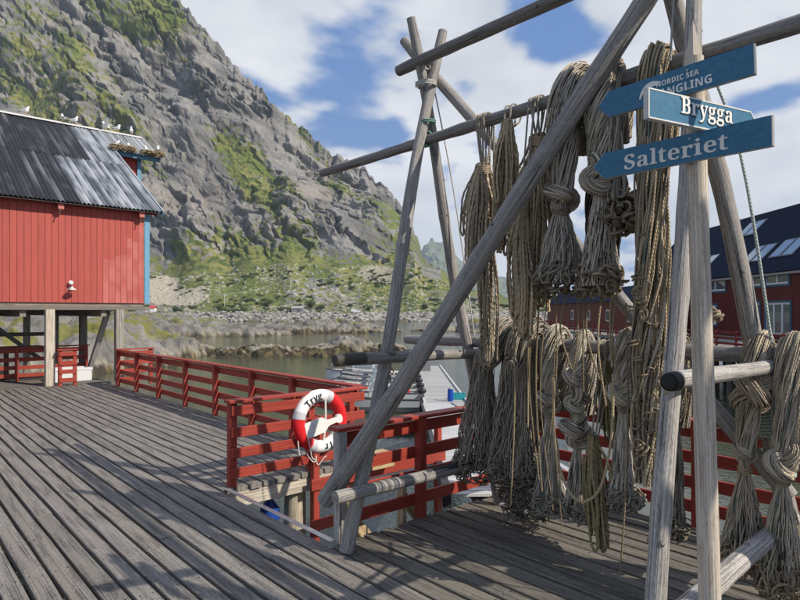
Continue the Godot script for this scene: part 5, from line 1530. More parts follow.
	while q < 77.0:
		for xx in [18.3, 22.0, 26.0]:
			var pale: bool = xx == 18.3 and n % 2 == 0
			part(wf, "pile", log_mesh(Q(xx, q, -8.0), Q(xx, q, y0 - 0.28), 0.17, 0.16, 0.01, Color(1.3, 1.3, 1.3) if pale else Color(0.3, 0.28, 0.26), 10), M.log)
		q += 2.1
		n += 1
	var rl := thing("railing", "red railing along the wharf of the lodge building across the water", "railing", Q(18.15, 52, y0))
	var dd := 26.4
	while dd < 78.0:
		var pm := MB.new(); pm.box(Q(18.15, dd, y0 + 0.48), Vector3(0.05, 0, 0), Vector3(0, 0.5, 0), Vector3(0, 0, 0.05), Color(0.15, 0.017, 0.016))
		part(rl, "post", pm.mesh(), M.paint)
		dd += 2.0
	for yy in [0.25, 0.55, 0.85]:
		var rm := MB.new(); rm.box(Q(18.23, 52.2, y0 + yy), Vector3(0.025, 0, 0), Vector3(0, 0.07, 0), Vector3(0, 0, 25.9), Color(0.16, 0.018, 0.017))
		part(rl, "rail", rm.mesh(), M.paint)
	# dark low shed at the far end, its long wall also turned to the left
	var h := thing("net_shed", "low dark red shed left of the lodge building, seen between the nets", "building", Q(25.6, 77, y0))
	var hm := MB.new(); hm.box(Q(25.6, 77, 1.35), Vector3(2.0, 0, 0), Vector3(0, 1.65, 0), Vector3(0, 0, 19), red)
	part(h, "wall", hm.mesh(), M.paint)
	var hr := MB.new()
	hr.quad(Q(23.2, 96.4, 2.9), Q(23.2, 57.6, 2.9), Q(25.6, 57.6, 4.6), Q(25.6, 96.4, 4.6), Color(0.016, 0.026, 0.05))
	hr.quad(Q(28.0, 57.6, 2.9), Q(28.0, 96.4, 2.9), Q(25.6, 96.4, 4.6), Q(25.6, 57.6, 4.6), Color(0.016, 0.026, 0.05))
	hr.tri(Q(23.6, 58.1, 2.95), Q(27.6, 58.1, 2.95), Q(25.6, 58.1, 4.5), red)
	part(h, "roof", hr.mesh(), M.slate)
	for dd2 in [62.0, 68.0, 75.0, 82.0]:
		var hw := MB.new()
		hw.box(Q(23.57, dd2, 1.3), Vector3(0.04, 0, 0), Vector3(0, 0.65, 0), Vector3(0, 0, 0.6), Color(0.6, 0.6, 0.6))
		hw.box(Q(23.55, dd2, 1.3), Vector3(0.04, 0, 0), Vector3(0, 0.5, 0), Vector3(0, 0, 0.46), Color(0.03, 0.04, 0.05))
		part(h, "window", hw.mesh(), M.gloss)
	var cbm := MB.new(); cbm.box(Q(23.58, 58.05, 1.35), Vector3(0.06, 0, 0), Vector3(0, 1.62, 0), Vector3(0, 0, 0.12), Color(0.04, 0.1, 0.17))
	part(h, "corner_board", cbm.mesh(), M.paint)
	var wq := MB.new(); wq.box(Q(24.5, 88.5, y0 - 0.16), Vector3(6.5, 0, 0), Vector3(0, 0.12, 0), Vector3(0, 0, 10.4), Color(0.16, 0.15, 0.14))
	part(h, "platform", wq.mesh(), M.plain)
	for dd2 in [80.0, 84.0, 88.0, 92.0, 96.0]:
		part(h, "pile", log_mesh(Q(18.6, dd2, -8), Q(18.6, dd2, y0 - 0.28), 0.17, 0.16, 0.01, Color(0.6, 0.58, 0.55), 8), M.log)
func make_pier() -> void:
	var yp := WATER + 0.45
	var o := thing("floating_pier", "grey floating pier running straight out from the gangway", "pier", Q(2.2, 39.0, WATER))
	var body := MB.new(); body.box(Q(2.25, 39, yp - 0.31), Vector3(1.05, 0, 0), Vector3(0, 0.25, 0), Vector3(0, 0, 10.6), Color(0.3, 0.3, 0.29))
	part(o, "float_body", body.mesh(), M.plain)
	var pl := MB.new()
	var d := 28.4
	while d < 49.6:
		var k := rng.randf_range(0.36, 0.5)
		pl.box(Q(2.25, d + 0.065, yp - 0.028), Vector3(1.08, 0, 0), Vector3(0, 0.026, 0), Vector3(0, 0, 0.06), Color(k, k, k * 0.98))
		d += 0.14
	part(o, "planking", pl.mesh(), M.paint).set_meta("kind", "stuff")
	for x in [1.2, 3.3]:
		var kb := MB.new(); kb.box(Q(x, 39, yp + 0.05), Vector3(0.05, 0, 0), Vector3(0, 0.045, 0), Vector3(0, 0, 10.6), Color(0.62, 0.62, 0.6))
		part(o, "kerb", kb.mesh(), M.paint)
	# small things on the pier
	var bl := thing("service_post", "grey service post with a blue cap at the far end of the pier", "post", Q(2.0, 45.5, yp))
	var b1 := MB.new(); b1.box(Q(2.0, 45.5, yp + 0.36), Vector3(0.3, 0, 0), Vector3(0, 0.36, 0), Vector3(0, 0, 0.25), Color(0.2, 0.21, 0.22)); part(bl, "body", b1.mesh(), M.paint)
	var b2 := MB.new(); b2.lathe(Q(2.0, 45.5, yp + 0.72), Vector3.UP, [[0.0, 0.14], [0.3, 0.14], [0.34, 0.1], [0.36, 0.02]], 12, Color(0.02, 0.09, 0.35)); part(bl, "cap", b2.mesh(), M.gloss)
	var bb := thing("blue_barrel", "blue barrel standing at the near end of the pier", "barrel", Q(2.52, 30.0, yp))
	var b3 := MB.new(); b3.lathe(Q(2.52, 30.0, yp), Vector3.UP, [[0.0, 0.12], [0.03, 0.14], [0.2, 0.145], [0.22, 0.152], [0.26, 0.152], [0.28, 0.145], [0.55, 0.14], [0.6, 0.12], [0.61, 0.02]], 16, Color(0.01, 0.06, 0.36)); part(bb, "body", b3.mesh(), M.gloss)
	var b4 := MB.new(); b4.lathe(Q(2.52, 30.0, yp + 0.61), Vector3.UP, [[0.0, 0.11], [0.03, 0.11], [0.035, 0.02]], 16, Color(0.5, 0.5, 0.52)); part(bb, "lid", b4.mesh(), M.gloss)
	var tc := thing("turquoise_crate", "turquoise fish crate on the right side of the pier", "crate", Q(3.0, 30.6, yp))
	var b5 := MB.new()
	for q in [[0.3, 0.0, 0.015, 0.2], [-0.3, 0.0, 0.015, 0.2]]: b5.box(Q(3.0 + q[0], 30.6, yp + 0.16), Vector3(q[2], 0, 0), Vector3(0, 0.16, 0), Vector3(0, 0, 0.2), Color(0.03, 0.28, 0.33))
	for q in [0.185, -0.185]: b5.box(Q(3.0, 30.6 + q, yp + 0.16), Vector3(0.285, 0, 0), Vector3(0, 0.157, 0), Vector3(0, 0, 0.015), Color(0.03, 0.28, 0.33))
	b5.box(Q(3.0, 30.6, yp + 0.012), Vector3(0.28, 0, 0), Vector3(0, 0.01, 0), Vector3(0, 0, 0.17), Color(0.03, 0.28, 0.33)); part(tc, "box", b5.mesh(), M.gloss)
	# gangway from the deck edge down to it
	var g := thing("gangway", "long grey metal gangway sloping down from the deck to the pier", "gangway", P(3.7, 4.2, -0.05))
	var a := Q(1.16, 5.62, -0.02); var b := Q(1.75, 28.6, yp + 0.1)
	var dir := (b - a).normalized()
	var right := Vector3(1, 0, 0)
	var L := a.distance_to(b)
	var pn := MB.new()
	var run := 0.0
	while run < L:
		var k := rng.randf_range(0.52, 0.66)
		pn.box(a + dir * (run + 0.1), right * 0.66, dir.cross(right) * -0.012, dir * -0.082, Color(k, k, k))
		run += 0.2
	part(g, "tread_panel", pn.mesh(), M.paint).set_meta("kind", "stuff")
	for q in [[-0.72, Color(0.03, 0.03, 0.032)], [0.72, Color(0.5, 0.5, 0.5)]]:
		var sb := MB.new(); sb.box(a.lerp(b, 0.5) + right * float(q[0]) + Vector3(0, -0.02, 0), right * 0.04, dir.cross(right) * -0.09, dir * (L / -2), q[1])
		part(g, "side_beam", sb.mesh(), M.paint)
	var gr := MB.new(); gr.box(a.lerp(b, 0.5) + right * 0.05 + Vector3(0, -0.1, 0), right * 0.5, dir.cross(right) * -0.03, dir * (L / -2 + 0.3), Color(0.25, 0.25, 0.25))
	part(g, "underframe", gr.mesh(), M.metal)
	# black pipe afloat between the deck and the pier
	var fp := MB.new(); fp.lathe(Q(-0.6, 24.3, WATER + 0.08), Vector3(1, 0, 0.02).normalized(), [[0.0, 0.05], [0.03, 0.17], [0.1, 0.19], [2.0, 0.19], [2.1, 0.16], [2.12, 0.04]], 14, Color(0.012, 0.012, 0.013))
	whole("floating_pipe", fp.mesh(), M.gloss, "thick black pipe floating on the water behind the railing", "pipe")
	var bf := thing("blue_fender", "small blue fender hanging under the far deck edge", "fender", P(5.75, 3.22, -0.62))
	var fm := MB.new(); fm.lathe(P(5.75, 3.22, -0.62), Vector3.UP, [[0.0, 0.02], [0.04, 0.08], [0.12, 0.11], [0.22, 0.1], [0.3, 0.04], [0.33, 0.03]], 14, Color(0.02, 0.07, 0.35)); part(bf, "body", fm.mesh(), M.gloss)
	var fr := MB.new(); fr.tube(PackedVector3Array([P(5.75, 3.22, -0.3), P(5.76, 3.23, -0.26), P(5.75, 3.22, -0.21)]), PackedFloat32Array([0.008]), 5, Color(0.4, 0.4, 0.38)); part(bf, "rope", fr.mesh(), M.net)
# a small open angling boat lying across the pier, bow to the left
func make_boat(label: String, d: float, x1: float, L: float, hullc: Color, extra: int) -> void:
	var o := thing("motor_boat", label, "boat", Q(x1 - L / 2, d, WATER), "boats moored at the pier")
	var N := 16
	var hull := MB.new(); var gun := PackedVector3Array(); var gun2 := PackedVector3Array()
	var rings := []
	for i in N + 1:
		var k := i / float(N)
		var x := x1 - L * k
		var beam := 0.9 * pow(clampf(1.0 - pow(maxf(0.0, k - 0.35) / 0.65, 2.2), 0.0, 1.0), 0.7)
		var sheer := 0.62 + 0.25 * k * k
		var keel := -0.22 + 0.35 * pow(k, 4.0)
		var ring := []
		for q in [[1.0, sheer], [0.97, 0.25], [0.72, -0.02], [0.0, keel], [-0.72, -0.02], [-0.97, 0.25], [-1.0, sheer]]:
			ring.append(Q(x, d - beam * q[0], WATER + 0.05 + q[1]))
		for q in [[-0.9, sheer], [-0.86, 0.22], [0.0, 0.16], [0.86, 0.22], [0.9, sheer]]:
			ring.append(Q(x, d - beam * q[0], WATER + 0.06 + q[1]))
		rings.append(ring)
		gun.append(ring[0]); gun2.append(ring[6])
	for i in N:
		for j in 12:
			var j2 := (j + 1) % 12
			hull.quad(rings[i][j], rings[i][j2], rings[i + 1][j2], rings[i + 1][j], hullc)
	for j in range(1, 6): hull.tri(rings[0][0], rings[0][j + 1], rings[0][j], hullc)
	part(o, "hull", hull.mesh(), M.gloss)
	var gm := MB.new(); gm.tube(gun, PackedFloat32Array([0.04]), 6, Color(0.06, 0.065, 0.07)); gm.tube(gun2, PackedFloat32Array([0.04]), 6, Color(0.06, 0.065, 0.07))
	part(o, "gunwale", gm.mesh(), M.plain)
	# console with a windscreen
	var cx := x1 - L * 0.48
	var cm := MB.new(); cm.box(Q(cx, d, WATER + 0.65), Vector3(0.32, 0, 0), Vector3(0, 0.42, 0), Vector3(0, 0, 0.42), Color(0.5, 0.52, 0.54))
	part(o, "console", cm.mesh(), M.gloss)
	var ws := MB.new(); ws.box(Q(cx - 0.22, d, WATER + 1.27), Vector3(0.06, -0.02, 0), Vector3(0.07, 0.2, 0), Vector3(0, 0, 0.42), Color(0.1, 0.13, 0.15))
	part(o, "windscreen", ws.mesh(), M.pane)
	# outboard motor at the stern
	var om := MB.new()
	join(om, ball(Q(x1 + 0.14, d, WATER + 0.98), Vector3(0.22, 0.17, 0.14), 12, 8, Color(0.025, 0.026, 0.03)))
	om.box(Q(x1 + 0.12, d, WATER + 0.76), Vector3(0.13, 0.02, 0), Vector3(-0.02, 0.1, 0), Vector3(0, 0, 0.09), Color(0.1, 0.1, 0.11))
	om.box(Q(x1 + 0.1, d, WATER + 0.3), Vector3(0.07, 0, 0), Vector3(0, 0.4, 0), Vector3(0, 0, 0.05), Color(0.05, 0.05, 0.055))
	om.tube(PackedVector3Array([Q(x1 + 0.02, d, WATER + 0.9), Q(x1 - 0.25, d + 0.02, WATER + 0.95), Q(x1 - 0.5, d + 0.05, WATER + 0.93)]), PackedFloat32Array([0.022]), 6, Color(0.03, 0.03, 0.03))
	part(o, "outboard_motor", om.mesh(), M.gloss)
	# bow rail of bent tube
	var br := MB.new()
	var top := PackedVector3Array(); var top2 := PackedVector3Array()
	for i in range(6, N):
		top.append(gun[i] + Vector3(0, 0.32, 0)); top2.append(gun2[i] + Vector3(0, 0.32, 0))
		if i % 3 == 0:
			br.tube(PackedVector3Array([gun[i], gun[i] + Vector3(0, 0.32, 0)]), PackedFloat32Array([0.018]), 5, Color(0.62, 0.63, 0.64))
			br.tube(PackedVector3Array([gun2[i], gun2[i] + Vector3(0, 0.32, 0)]), PackedFloat32Array([0.018]), 5, Color(0.62, 0.63, 0.64))
	br.tube(top, PackedFloat32Array([0.02]), 5, Color(0.62, 0.63, 0.64)); br.tube(top2, PackedFloat32Array([0.02]), 5, Color(0.62, 0.63, 0.64))
	part(o, "bow_rail", br.mesh(), M.metal)
	for i in 2:
		var sm := MB.new(); sm.box(Q(x1 - L * (0.22 + 0.5 * i), d, WATER + 0.46), Vector3(0.16, 0, 0), Vector3(0, 0.06, 0), Vector3(0, 0, 0.62 - 0.2 * i), Color(0.12, 0.12, 0.13))
		part(o, "thwart", sm.mesh(), M.plain)
	if extra == 1: # a cabin
		var cb := MB.new()
		cb.box(Q(cx - 0.35, d, WATER + 1.0), Vector3(0.75, 0, 0), Vector3(0, 0.38, 0), Vector3(0, 0, 0.6), Color(0.62, 0.63, 0.64))
		part(o, "cabin", cb.mesh(), M.gloss)
		var cw := MB.new(); cw.box(Q(cx - 0.35, d - 0.6, WATER + 1.12), Vector3(0.62, 0, 0), Vector3(0, 0.13, 0), Vector3(0, 0, 0.012), Color(0.05, 0.06, 0.07))
		part(o, "cabin_window", cw.mesh(), M.pane)
		var cr := MB.new(); cr.box(Q(cx - 0.35, d, WATER + 1.42), Vector3(0.85, 0, 0), Vector3(0, 0.035, 0), Vector3(0, 0, 0.68), Color(0.64, 0.65, 0.66))
		part(o, "cabin_roof", cr.mesh(), M.gloss)
	if extra == 2:
		var rc := MB.new(); rc.lathe(Q(x1 - 0.6, d - 0.3, WATER + 0.3), Vector3.UP, [[0.0, 0.16], [0.28, 0.18], [0.5, 0.17], [0.56, 0.08], [0.58, 0.02]], 12, Color(0.5, 0.03, 0.03))
		part(o, "fuel_can", rc.mesh(), M.gloss)
func make_boats() -> void:
	make_boat("nearest grey aluminium boat at the pier, just behind the railing", 29.8, 0.95, 4.4, Color(0.36, 0.38, 0.39), 0)
	make_boat("second grey boat from the railing, with a red fuel can at the stern", 32.1, 0.95, 4.8, Color(0.45, 0.46, 0.46), 2)
	make_boat("third boat from the railing, pale grey with an empty deck", 34.4, 0.95, 4.6, Color(0.52, 0.53, 0.53), 0)
	make_boat("fourth grey boat at the pier, with a person in dark clothes aboard", 36.7, 0.95, 4.8, Color(0.4, 0.41, 0.42), 0)
	make_boat("fifth boat at the pier, dull grey, just before the cabin boat", 39.2, 0.9, 4.8, Color(0.34, 0.36, 0.38), 2)
	make_boat("farthest boat at the pier, white with a small cabin", 42.2, 0.6, 5.8, Color(0.6, 0.61, 0.62), 1)
	# turquoise float far out on the water
	var fb := MB.new(); join(fb, ball(Q(3.0, 100.0, WATER + 0.3), Vector3(0.5, 0.6, 0.5), 12, 8, Color(0.05, 0.38, 0.33)))
	fb.lathe(Q(3.0, 100.0, WATER + 0.8), Vector3.UP, [[0.0, 0.12], [0.25, 0.1], [0.3, 0.02]], 8, Color(0.05, 0.3, 0.28))
	whole("mooring_buoy", fb.mesh(), M.gloss, "turquoise mooring buoy on the water beyond the pier", "buoy")
# surface nets over smoothly joined tapered capsules: bones are [a, b, ra, rb, colour]
func flesh(bones: Array, cell: float, blend: float) -> MB:
	var lo := Vector3.INF; var hi := -Vector3.INF
	for b in bones:
		for e in 2:
			var r: Vector3 = Vector3.ONE * (b[2 + e] + cell * 3.0)
			lo = lo.min(b[e] - r); hi = hi.max(b[e] + r)
	var nx := int((hi.x - lo.x) / cell) + 2; var ny := int((hi.y - lo.y) / cell) + 2; var nz := int((hi.z - lo.z) / cell) + 2
	var f := PackedFloat32Array(); f.resize(nx * ny * nz)
	var field := func(p: Vector3) -> float:
		var s := 0.0
		for b in bones:
			var a: Vector3 = b[0]; var ab: Vector3 = b[1] - a
			var k := clampf((p - a).dot(ab) / maxf(ab.length_squared(), 1e-9), 0, 1)
			s += exp(-(p.distance_to(a + ab * k) - lerpf(b[2], b[3], k)) / blend)
		return -blend * log(maxf(s, 1e-30))
	for x in nx:
		for y in ny:
			for z in nz: f[(x * ny + y) * nz + z] = field.call(lo + Vector3(x, y, z) * cell)
	var mb := MB.new()
	var id := PackedInt32Array(); id.resize(nx * ny * nz); id.fill(-1)
	for x in nx - 1:
		for y in ny - 1:
			for z in nz - 1:
				var sum := Vector3.ZERO; var cnt := 0
				for e in [[0, 0, 0, 1, 0, 0], [0, 1, 0, 1, 1, 0], [0, 0, 1, 1, 0, 1], [0, 1, 1, 1, 1, 1], [0, 0, 0, 0, 1, 0], [1, 0, 0, 1, 1, 0], [0, 0, 1, 0, 1, 1], [1, 0, 1, 1, 1, 1], [0, 0, 0, 0, 0, 1], [1, 0, 0, 1, 0, 1], [0, 1, 0, 0, 1, 1], [1, 1, 0, 1, 1, 1]]:
					var fa := f[((x + e[0]) * ny + y + e[1]) * nz + z + e[2]]; var fb := f[((x + e[3]) * ny + y + e[4]) * nz + z + e[5]]
					if (fa < 0.0) != (fb < 0.0):
						var k := fa / (fa - fb)
						sum += Vector3(e[0], e[1], e[2]).lerp(Vector3(e[3], e[4], e[5]), k); cnt += 1
				if cnt > 0:
					var p := lo + (Vector3(x, y, z) + sum / cnt) * cell
					id[(x * ny + y) * nz + z] = mb.v.size()
					var h := cell * 0.5
					var g := Vector3(field.call(p + Vector3(h, 0, 0)) - field.call(p - Vector3(h, 0, 0)), field.call(p + Vector3(0, h, 0)) - field.call(p - Vector3(0, h, 0)), field.call(p + Vector3(0, 0, h)) - field.call(p - Vector3(0, 0, h))).normalized()
					var best := INF; var col := Color.WHITE
					for b in bones:
						var a: Vector3 = b[0]; var ab: Vector3 = b[1] - a
						var k2 := clampf((p - a).dot(ab) / maxf(ab.length_squared(), 1e-9), 0, 1)
						var dd := p.distance_to(a + ab * k2) - lerpf(b[2], b[3], k2)
						if dd < best: best = dd; col = b[4]
					mb.v.append(p); mb.n.append(g); mb.c.append(col); mb.uv.append(Vector2.ZERO)
	var at := func(x: int, y: int, z: int) -> int: return id[(x * ny + y) * nz + z]
	for x in range(1, nx - 1):
		for y in range(1, ny - 1):
			for z in range(1, nz - 1):
				var f0 := f[(x * ny + y) * nz + z] < 0.0
				for ax in 3:
					var f1 := f[((x + int(ax == 0)) * ny + y + int(ax == 1)) * nz + z + int(ax == 2)] < 0.0
					if f0 == f1: continue
					var q: Array
					if ax == 0: q = [at.call(x, y - 1, z - 1), at.call(x, y, z - 1), at.call(x, y, z), at.call(x, y - 1, z)]
					elif ax == 1: q = [at.call(x - 1, y, z - 1), at.call(x - 1, y, z), at.call(x, y, z), at.call(x, y, z - 1)]
					else: q = [at.call(x - 1, y - 1, z), at.call(x, y - 1, z), at.call(x, y, z), at.call(x - 1, y, z)]
					if q.min() < 0: continue
					if f0: q.reverse()
					mb.ix.append_array(PackedInt32Array([q[0], q[1], q[2], q[0], q[2], q[3]]))
	return mb
func make_person() -> void:
	var o := thing("person", "person in dark olive clothes and cap standing bent over in the fourth boat", "person", Q(-0.7, 36.5, WATER + 0.25))
	var coat := Color(0.05, 0.055, 0.035); var trous := Color(0.03, 0.032, 0.036); var skin := Color(0.45, 0.29, 0.21); var boot := Color(0.02, 0.02, 0.02)
	var b := []
	for sd in [-1.0, 1.0]:
		var hip := Vector3(0.09 * sd, 0.86, 0.0); var knee := Vector3(0.11 * sd, 0.47, 0.05); var ank := Vector3(0.11 * sd, 0.09, -0.02)
		b.append([hip, knee, 0.085, 0.06, trous]); b.append([knee, ank, 0.06, 0.045, trous]); b.append([ank, ank + Vector3(0.01 * sd, -0.045, 0.13), 0.05, 0.04, boot])
		var sh := Vector3(0.18 * sd, 1.36, 0.09); var el := Vector3(0.25 * sd, 1.1, 0.16); var wr := Vector3(0.16 * sd, 0.96, 0.36)
		b.append([sh, el, 0.06, 0.046, coat]); b.append([el, wr, 0.046, 0.034, coat])
		b.append([wr, wr + Vector3(-0.02 * sd, -0.03, 0.07), 0.034, 0.03, skin])
		for k in 4: b.append([wr + Vector3(-0.02 * sd + (k - 1.5) * 0.018, -0.03, 0.07), wr + Vector3(-0.03 * sd + (k - 1.5) * 0.02, -0.075, 0.13 - absf(k - 1.4) * 0.012), 0.011, 0.009, skin])
		b.append([wr + Vector3(-0.035 * sd, -0.02, 0.04), wr + Vector3(-0.07 * sd, -0.05, 0.08), 0.012, 0.01, skin])
	b.append([Vector3(0, 0.88, 0), Vector3(0, 1.1, 0.02), 0.14, 0.14, coat]); b.append([Vector3(-0.08, 1.28, 0.06), Vector3(0.08, 1.28, 0.06), 0.13, 0.13, coat])
	b.append([Vector3(-0.14, 1.37, 0.08), Vector3(0.14, 1.37, 0.08), 0.065, 0.065, coat])
	b.append([Vector3(0, 1.4, 0.1), Vector3(0, 1.5, 0.14), 0.055, 0.052, skin]); b.append([Vector3(0, 1.58, 0.16), Vector3(0, 1.63, 0.15), 0.085, 0.088, skin])
	b.append([Vector3(0, 1.55, 0.25), Vector3(0, 1.56, 0.262), 0.014, 0.012, skin])
	var mb := flesh(b, 0.024, 0.018)
	part(o, "body", mb.mesh(), M.plain, Transform3D(Basis.from_euler(Vector3(0, 0.5, 0)), o.position))
	var cap := MB.new(); join(cap, ball(Vector3(0, 1.65, 0.145), Vector3(0.1, 0.075, 0.105), 14, 8, Color(0.03, 0.035, 0.03)))
	join(cap, ball(Vector3(0, 1.645, 0.24), Vector3(0.07, 0.012, 0.06), 10, 6, Color(0.03, 0.035, 0.03)))
	part(o, "cap", cap.mesh(), M.plain, Transform3D(Basis.from_euler(Vector3(0, 0.5, 0)), o.position))
func gull_parts(o: Node3D, at: Vector3, turn: float, flying: bool, sitting := false) -> void:
	var w := Color(0.74, 0.74, 0.73); var gy := Color(0.32, 0.34, 0.37)
	if gull_mesh == null:
		var b := [[Vector3(-0.13, 0.15, 0), Vector3(0.06, 0.18, 0), 0.035, 0.068, w], [Vector3(0.06, 0.18, 0), Vector3(0.13, 0.27, 0), 0.055, 0.035, w], [Vector3(0.13, 0.28, 0), Vector3(0.15, 0.285, 0), 0.04, 0.036, w]]
		gull_mesh = flesh(b, 0.014, 0.012).mesh()
		var wm := MB.new()
		for sd in [-1.0, 1.0]: join(wm, ball(Vector3(-0.07, 0.185, 0.055 * sd), Vector3(0.14, 0.04, 0.02), 10, 6, gy))
		join(wm, ball(Vector3(-0.21, 0.145, 0), Vector3(0.06, 0.012, 0.025), 8, 5, Color(0.05, 0.05, 0.05)))
		gull_wing = wm.mesh()
		var fm := MB.new()
		for sd in [-1.0, 1.0]:
			var z: float = sd
			var pts := [[Vector3(0.06, 0.2, 0.04 * z), Vector3(-0.1, 0.19, 0.04 * z)], [Vector3(0.07, 0.33, 0.2 * z), Vector3(-0.11, 0.3, 0.2 * z)], [Vector3(0.0, 0.38, 0.38 * z), Vector3(-0.12, 0.36, 0.36 * z)], [Vector3(-0.12, 0.4, 0.55 * z), Vector3(-0.17, 0.4, 0.54 * z)]]
			for i in 3:
				var th := Vector3(0, 0.012, 0)
				var a: Vector3 = pts[i][0]; var c2: Vector3 = pts[i][1]; var e: Vector3 = pts[i + 1][0]; var f: Vector3 = pts[i + 1][1]
				var cc := gy if i < 2 else Color(0.2, 0.2, 0.21)
				fm.quad(a + th, e + th, f + th, c2 + th, cc); fm.quad(c2, f, e, a, w)
				fm.quad(a, e, e + th, a + th, w); fm.quad(c2 + th, f + th, f, c2, w)
		gull_open = fm.mesh()
		var bm := MB.new(); bm.lathe(Vector3(0.182, 0.282, 0), Vector3(1, -0.15, 0).normalized(), [[0.0, 0.011], [0.035, 0.008], [0.05, 0.002]], 7, Color(0.6, 0.42, 0.04)); gull_beak = bm.mesh()
		var lm := MB.new()
		for sd in [-1.0, 1.0]:
			lm.tube(PackedVector3Array([Vector3(-0.01, 0.13, 0.03 * sd), Vector3(0.0, 0.07, 0.03 * sd), Vector3(0.0, 0.0, 0.03 * sd)]), PackedFloat32Array([0.006]), 5, Color(0.5, 0.33, 0.2))
			lm.box(Vector3(0.02, 0.003, 0.03 * sd), Vector3(0.03, 0, 0), Vector3(0, 0.003, 0), Vector3(0, 0, 0.02), Color(0.5, 0.33, 0.2))
		gull_leg = lm.mesh()
	var xf := Transform3D(Basis.from_euler(Vector3(0, turn, 0.25)).scaled(Vector3.ONE * 0.8), at - Vector3(0, 0.08 if sitting else 0.0, 0))
	part(o, "body", gull_mesh, M.plain, xf); part(o, "beak", gull_beak, M.plain, xf)
	part(o, "wings", gull_open if flying else gull_wing, M.plain, xf)
	if not sitting: part(o, "legs", gull_leg, M.plain, xf)
var gull_mesh: ArrayMesh
var gull_wing: ArrayMesh
var gull_open: ArrayMesh
var gull_beak: ArrayMesh
var gull_leg: ArrayMesh
func t_of(u: float, s: float) -> float: # along a line of constant s, where the sight line with that tangent meets it
	return (SA * s + u * CA * s) / (CA - u * SA)
func make_gulls() -> void:
	for q in [[-0.623, "white gull standing alone at the left end of the boathouse ridge", 0.6, false], [-0.562, "white gull standing left in the close pair on the ridge", 2.6, false], [-0.541, "white gull standing right in the close pair on the ridge", 0.9, false], [-0.492, "gull with raised wings just landing on the ridge", 3.4, true], [-0.47, "white gull standing just right of the landing one on the ridge", 1.1, false], [-0.448, "white gull standing rightmost on the ridge over the hood", 5.0, false]]:
		var p := P(21.05, t_of(q[0], 21.05), 7.64)
		var o := thing("gull", q[1], "bird", p, "gulls on the boathouse roof")
		gull_parts(o, p, q[2], q[3])
	# nests on the ledge of the hood, with sitting birds
	var k := 0
	for q in [[5.62, "twig nest at the left end of the hood ledge", "gull sitting in the left nest on the hood ledge"], [5.98, "twig nest in the middle of the hood ledge", "gull sitting in the middle nest on the hood ledge"], [6.5, "twig nest towards the right end of the hood ledge", "gull sitting in the right nest on the hood ledge"], [6.85, "twig nest at the outer corner of the hood ledge", "gull standing in the nest at the outer hood corner"]]:
		var c := P(19.3, q[0], 6.66)
		var nm := MB.new()
		for i in 46:
			var th := rng.randf() * TAU
			var r := rng.randf_range(0.08, 0.19)
			var a := c + Vector3(cos(th) * r, rng.randf_range(-0.02, 0.09), sin(th) * r)
			var dd := Vector3(-sin(th), rng.randf_range(-0.3, 0.3), cos(th)) * rng.randf_range(0.08, 0.16)
			nm.tube(PackedVector3Array([a - dd, a + Vector3(0, 0.01, 0), a + dd]), PackedFloat32Array([0.012]), 5, Color(0.3, 0.24, 0.14) * rng.randf_range(0.7, 1.4))
		whole("nest", nm.mesh(), M.plain, q[1], "nest", Transform3D.IDENTITY, "nests on the hood ledge")
		var o := thing("gull", q[2], "bird", c, "gulls on the boathouse roof")
		gull_parts(o, c + Vector3(0, 0.05, 0), [0.4, 2.8, 3.6, 2.0][k], false, k < 3)
		k += 1
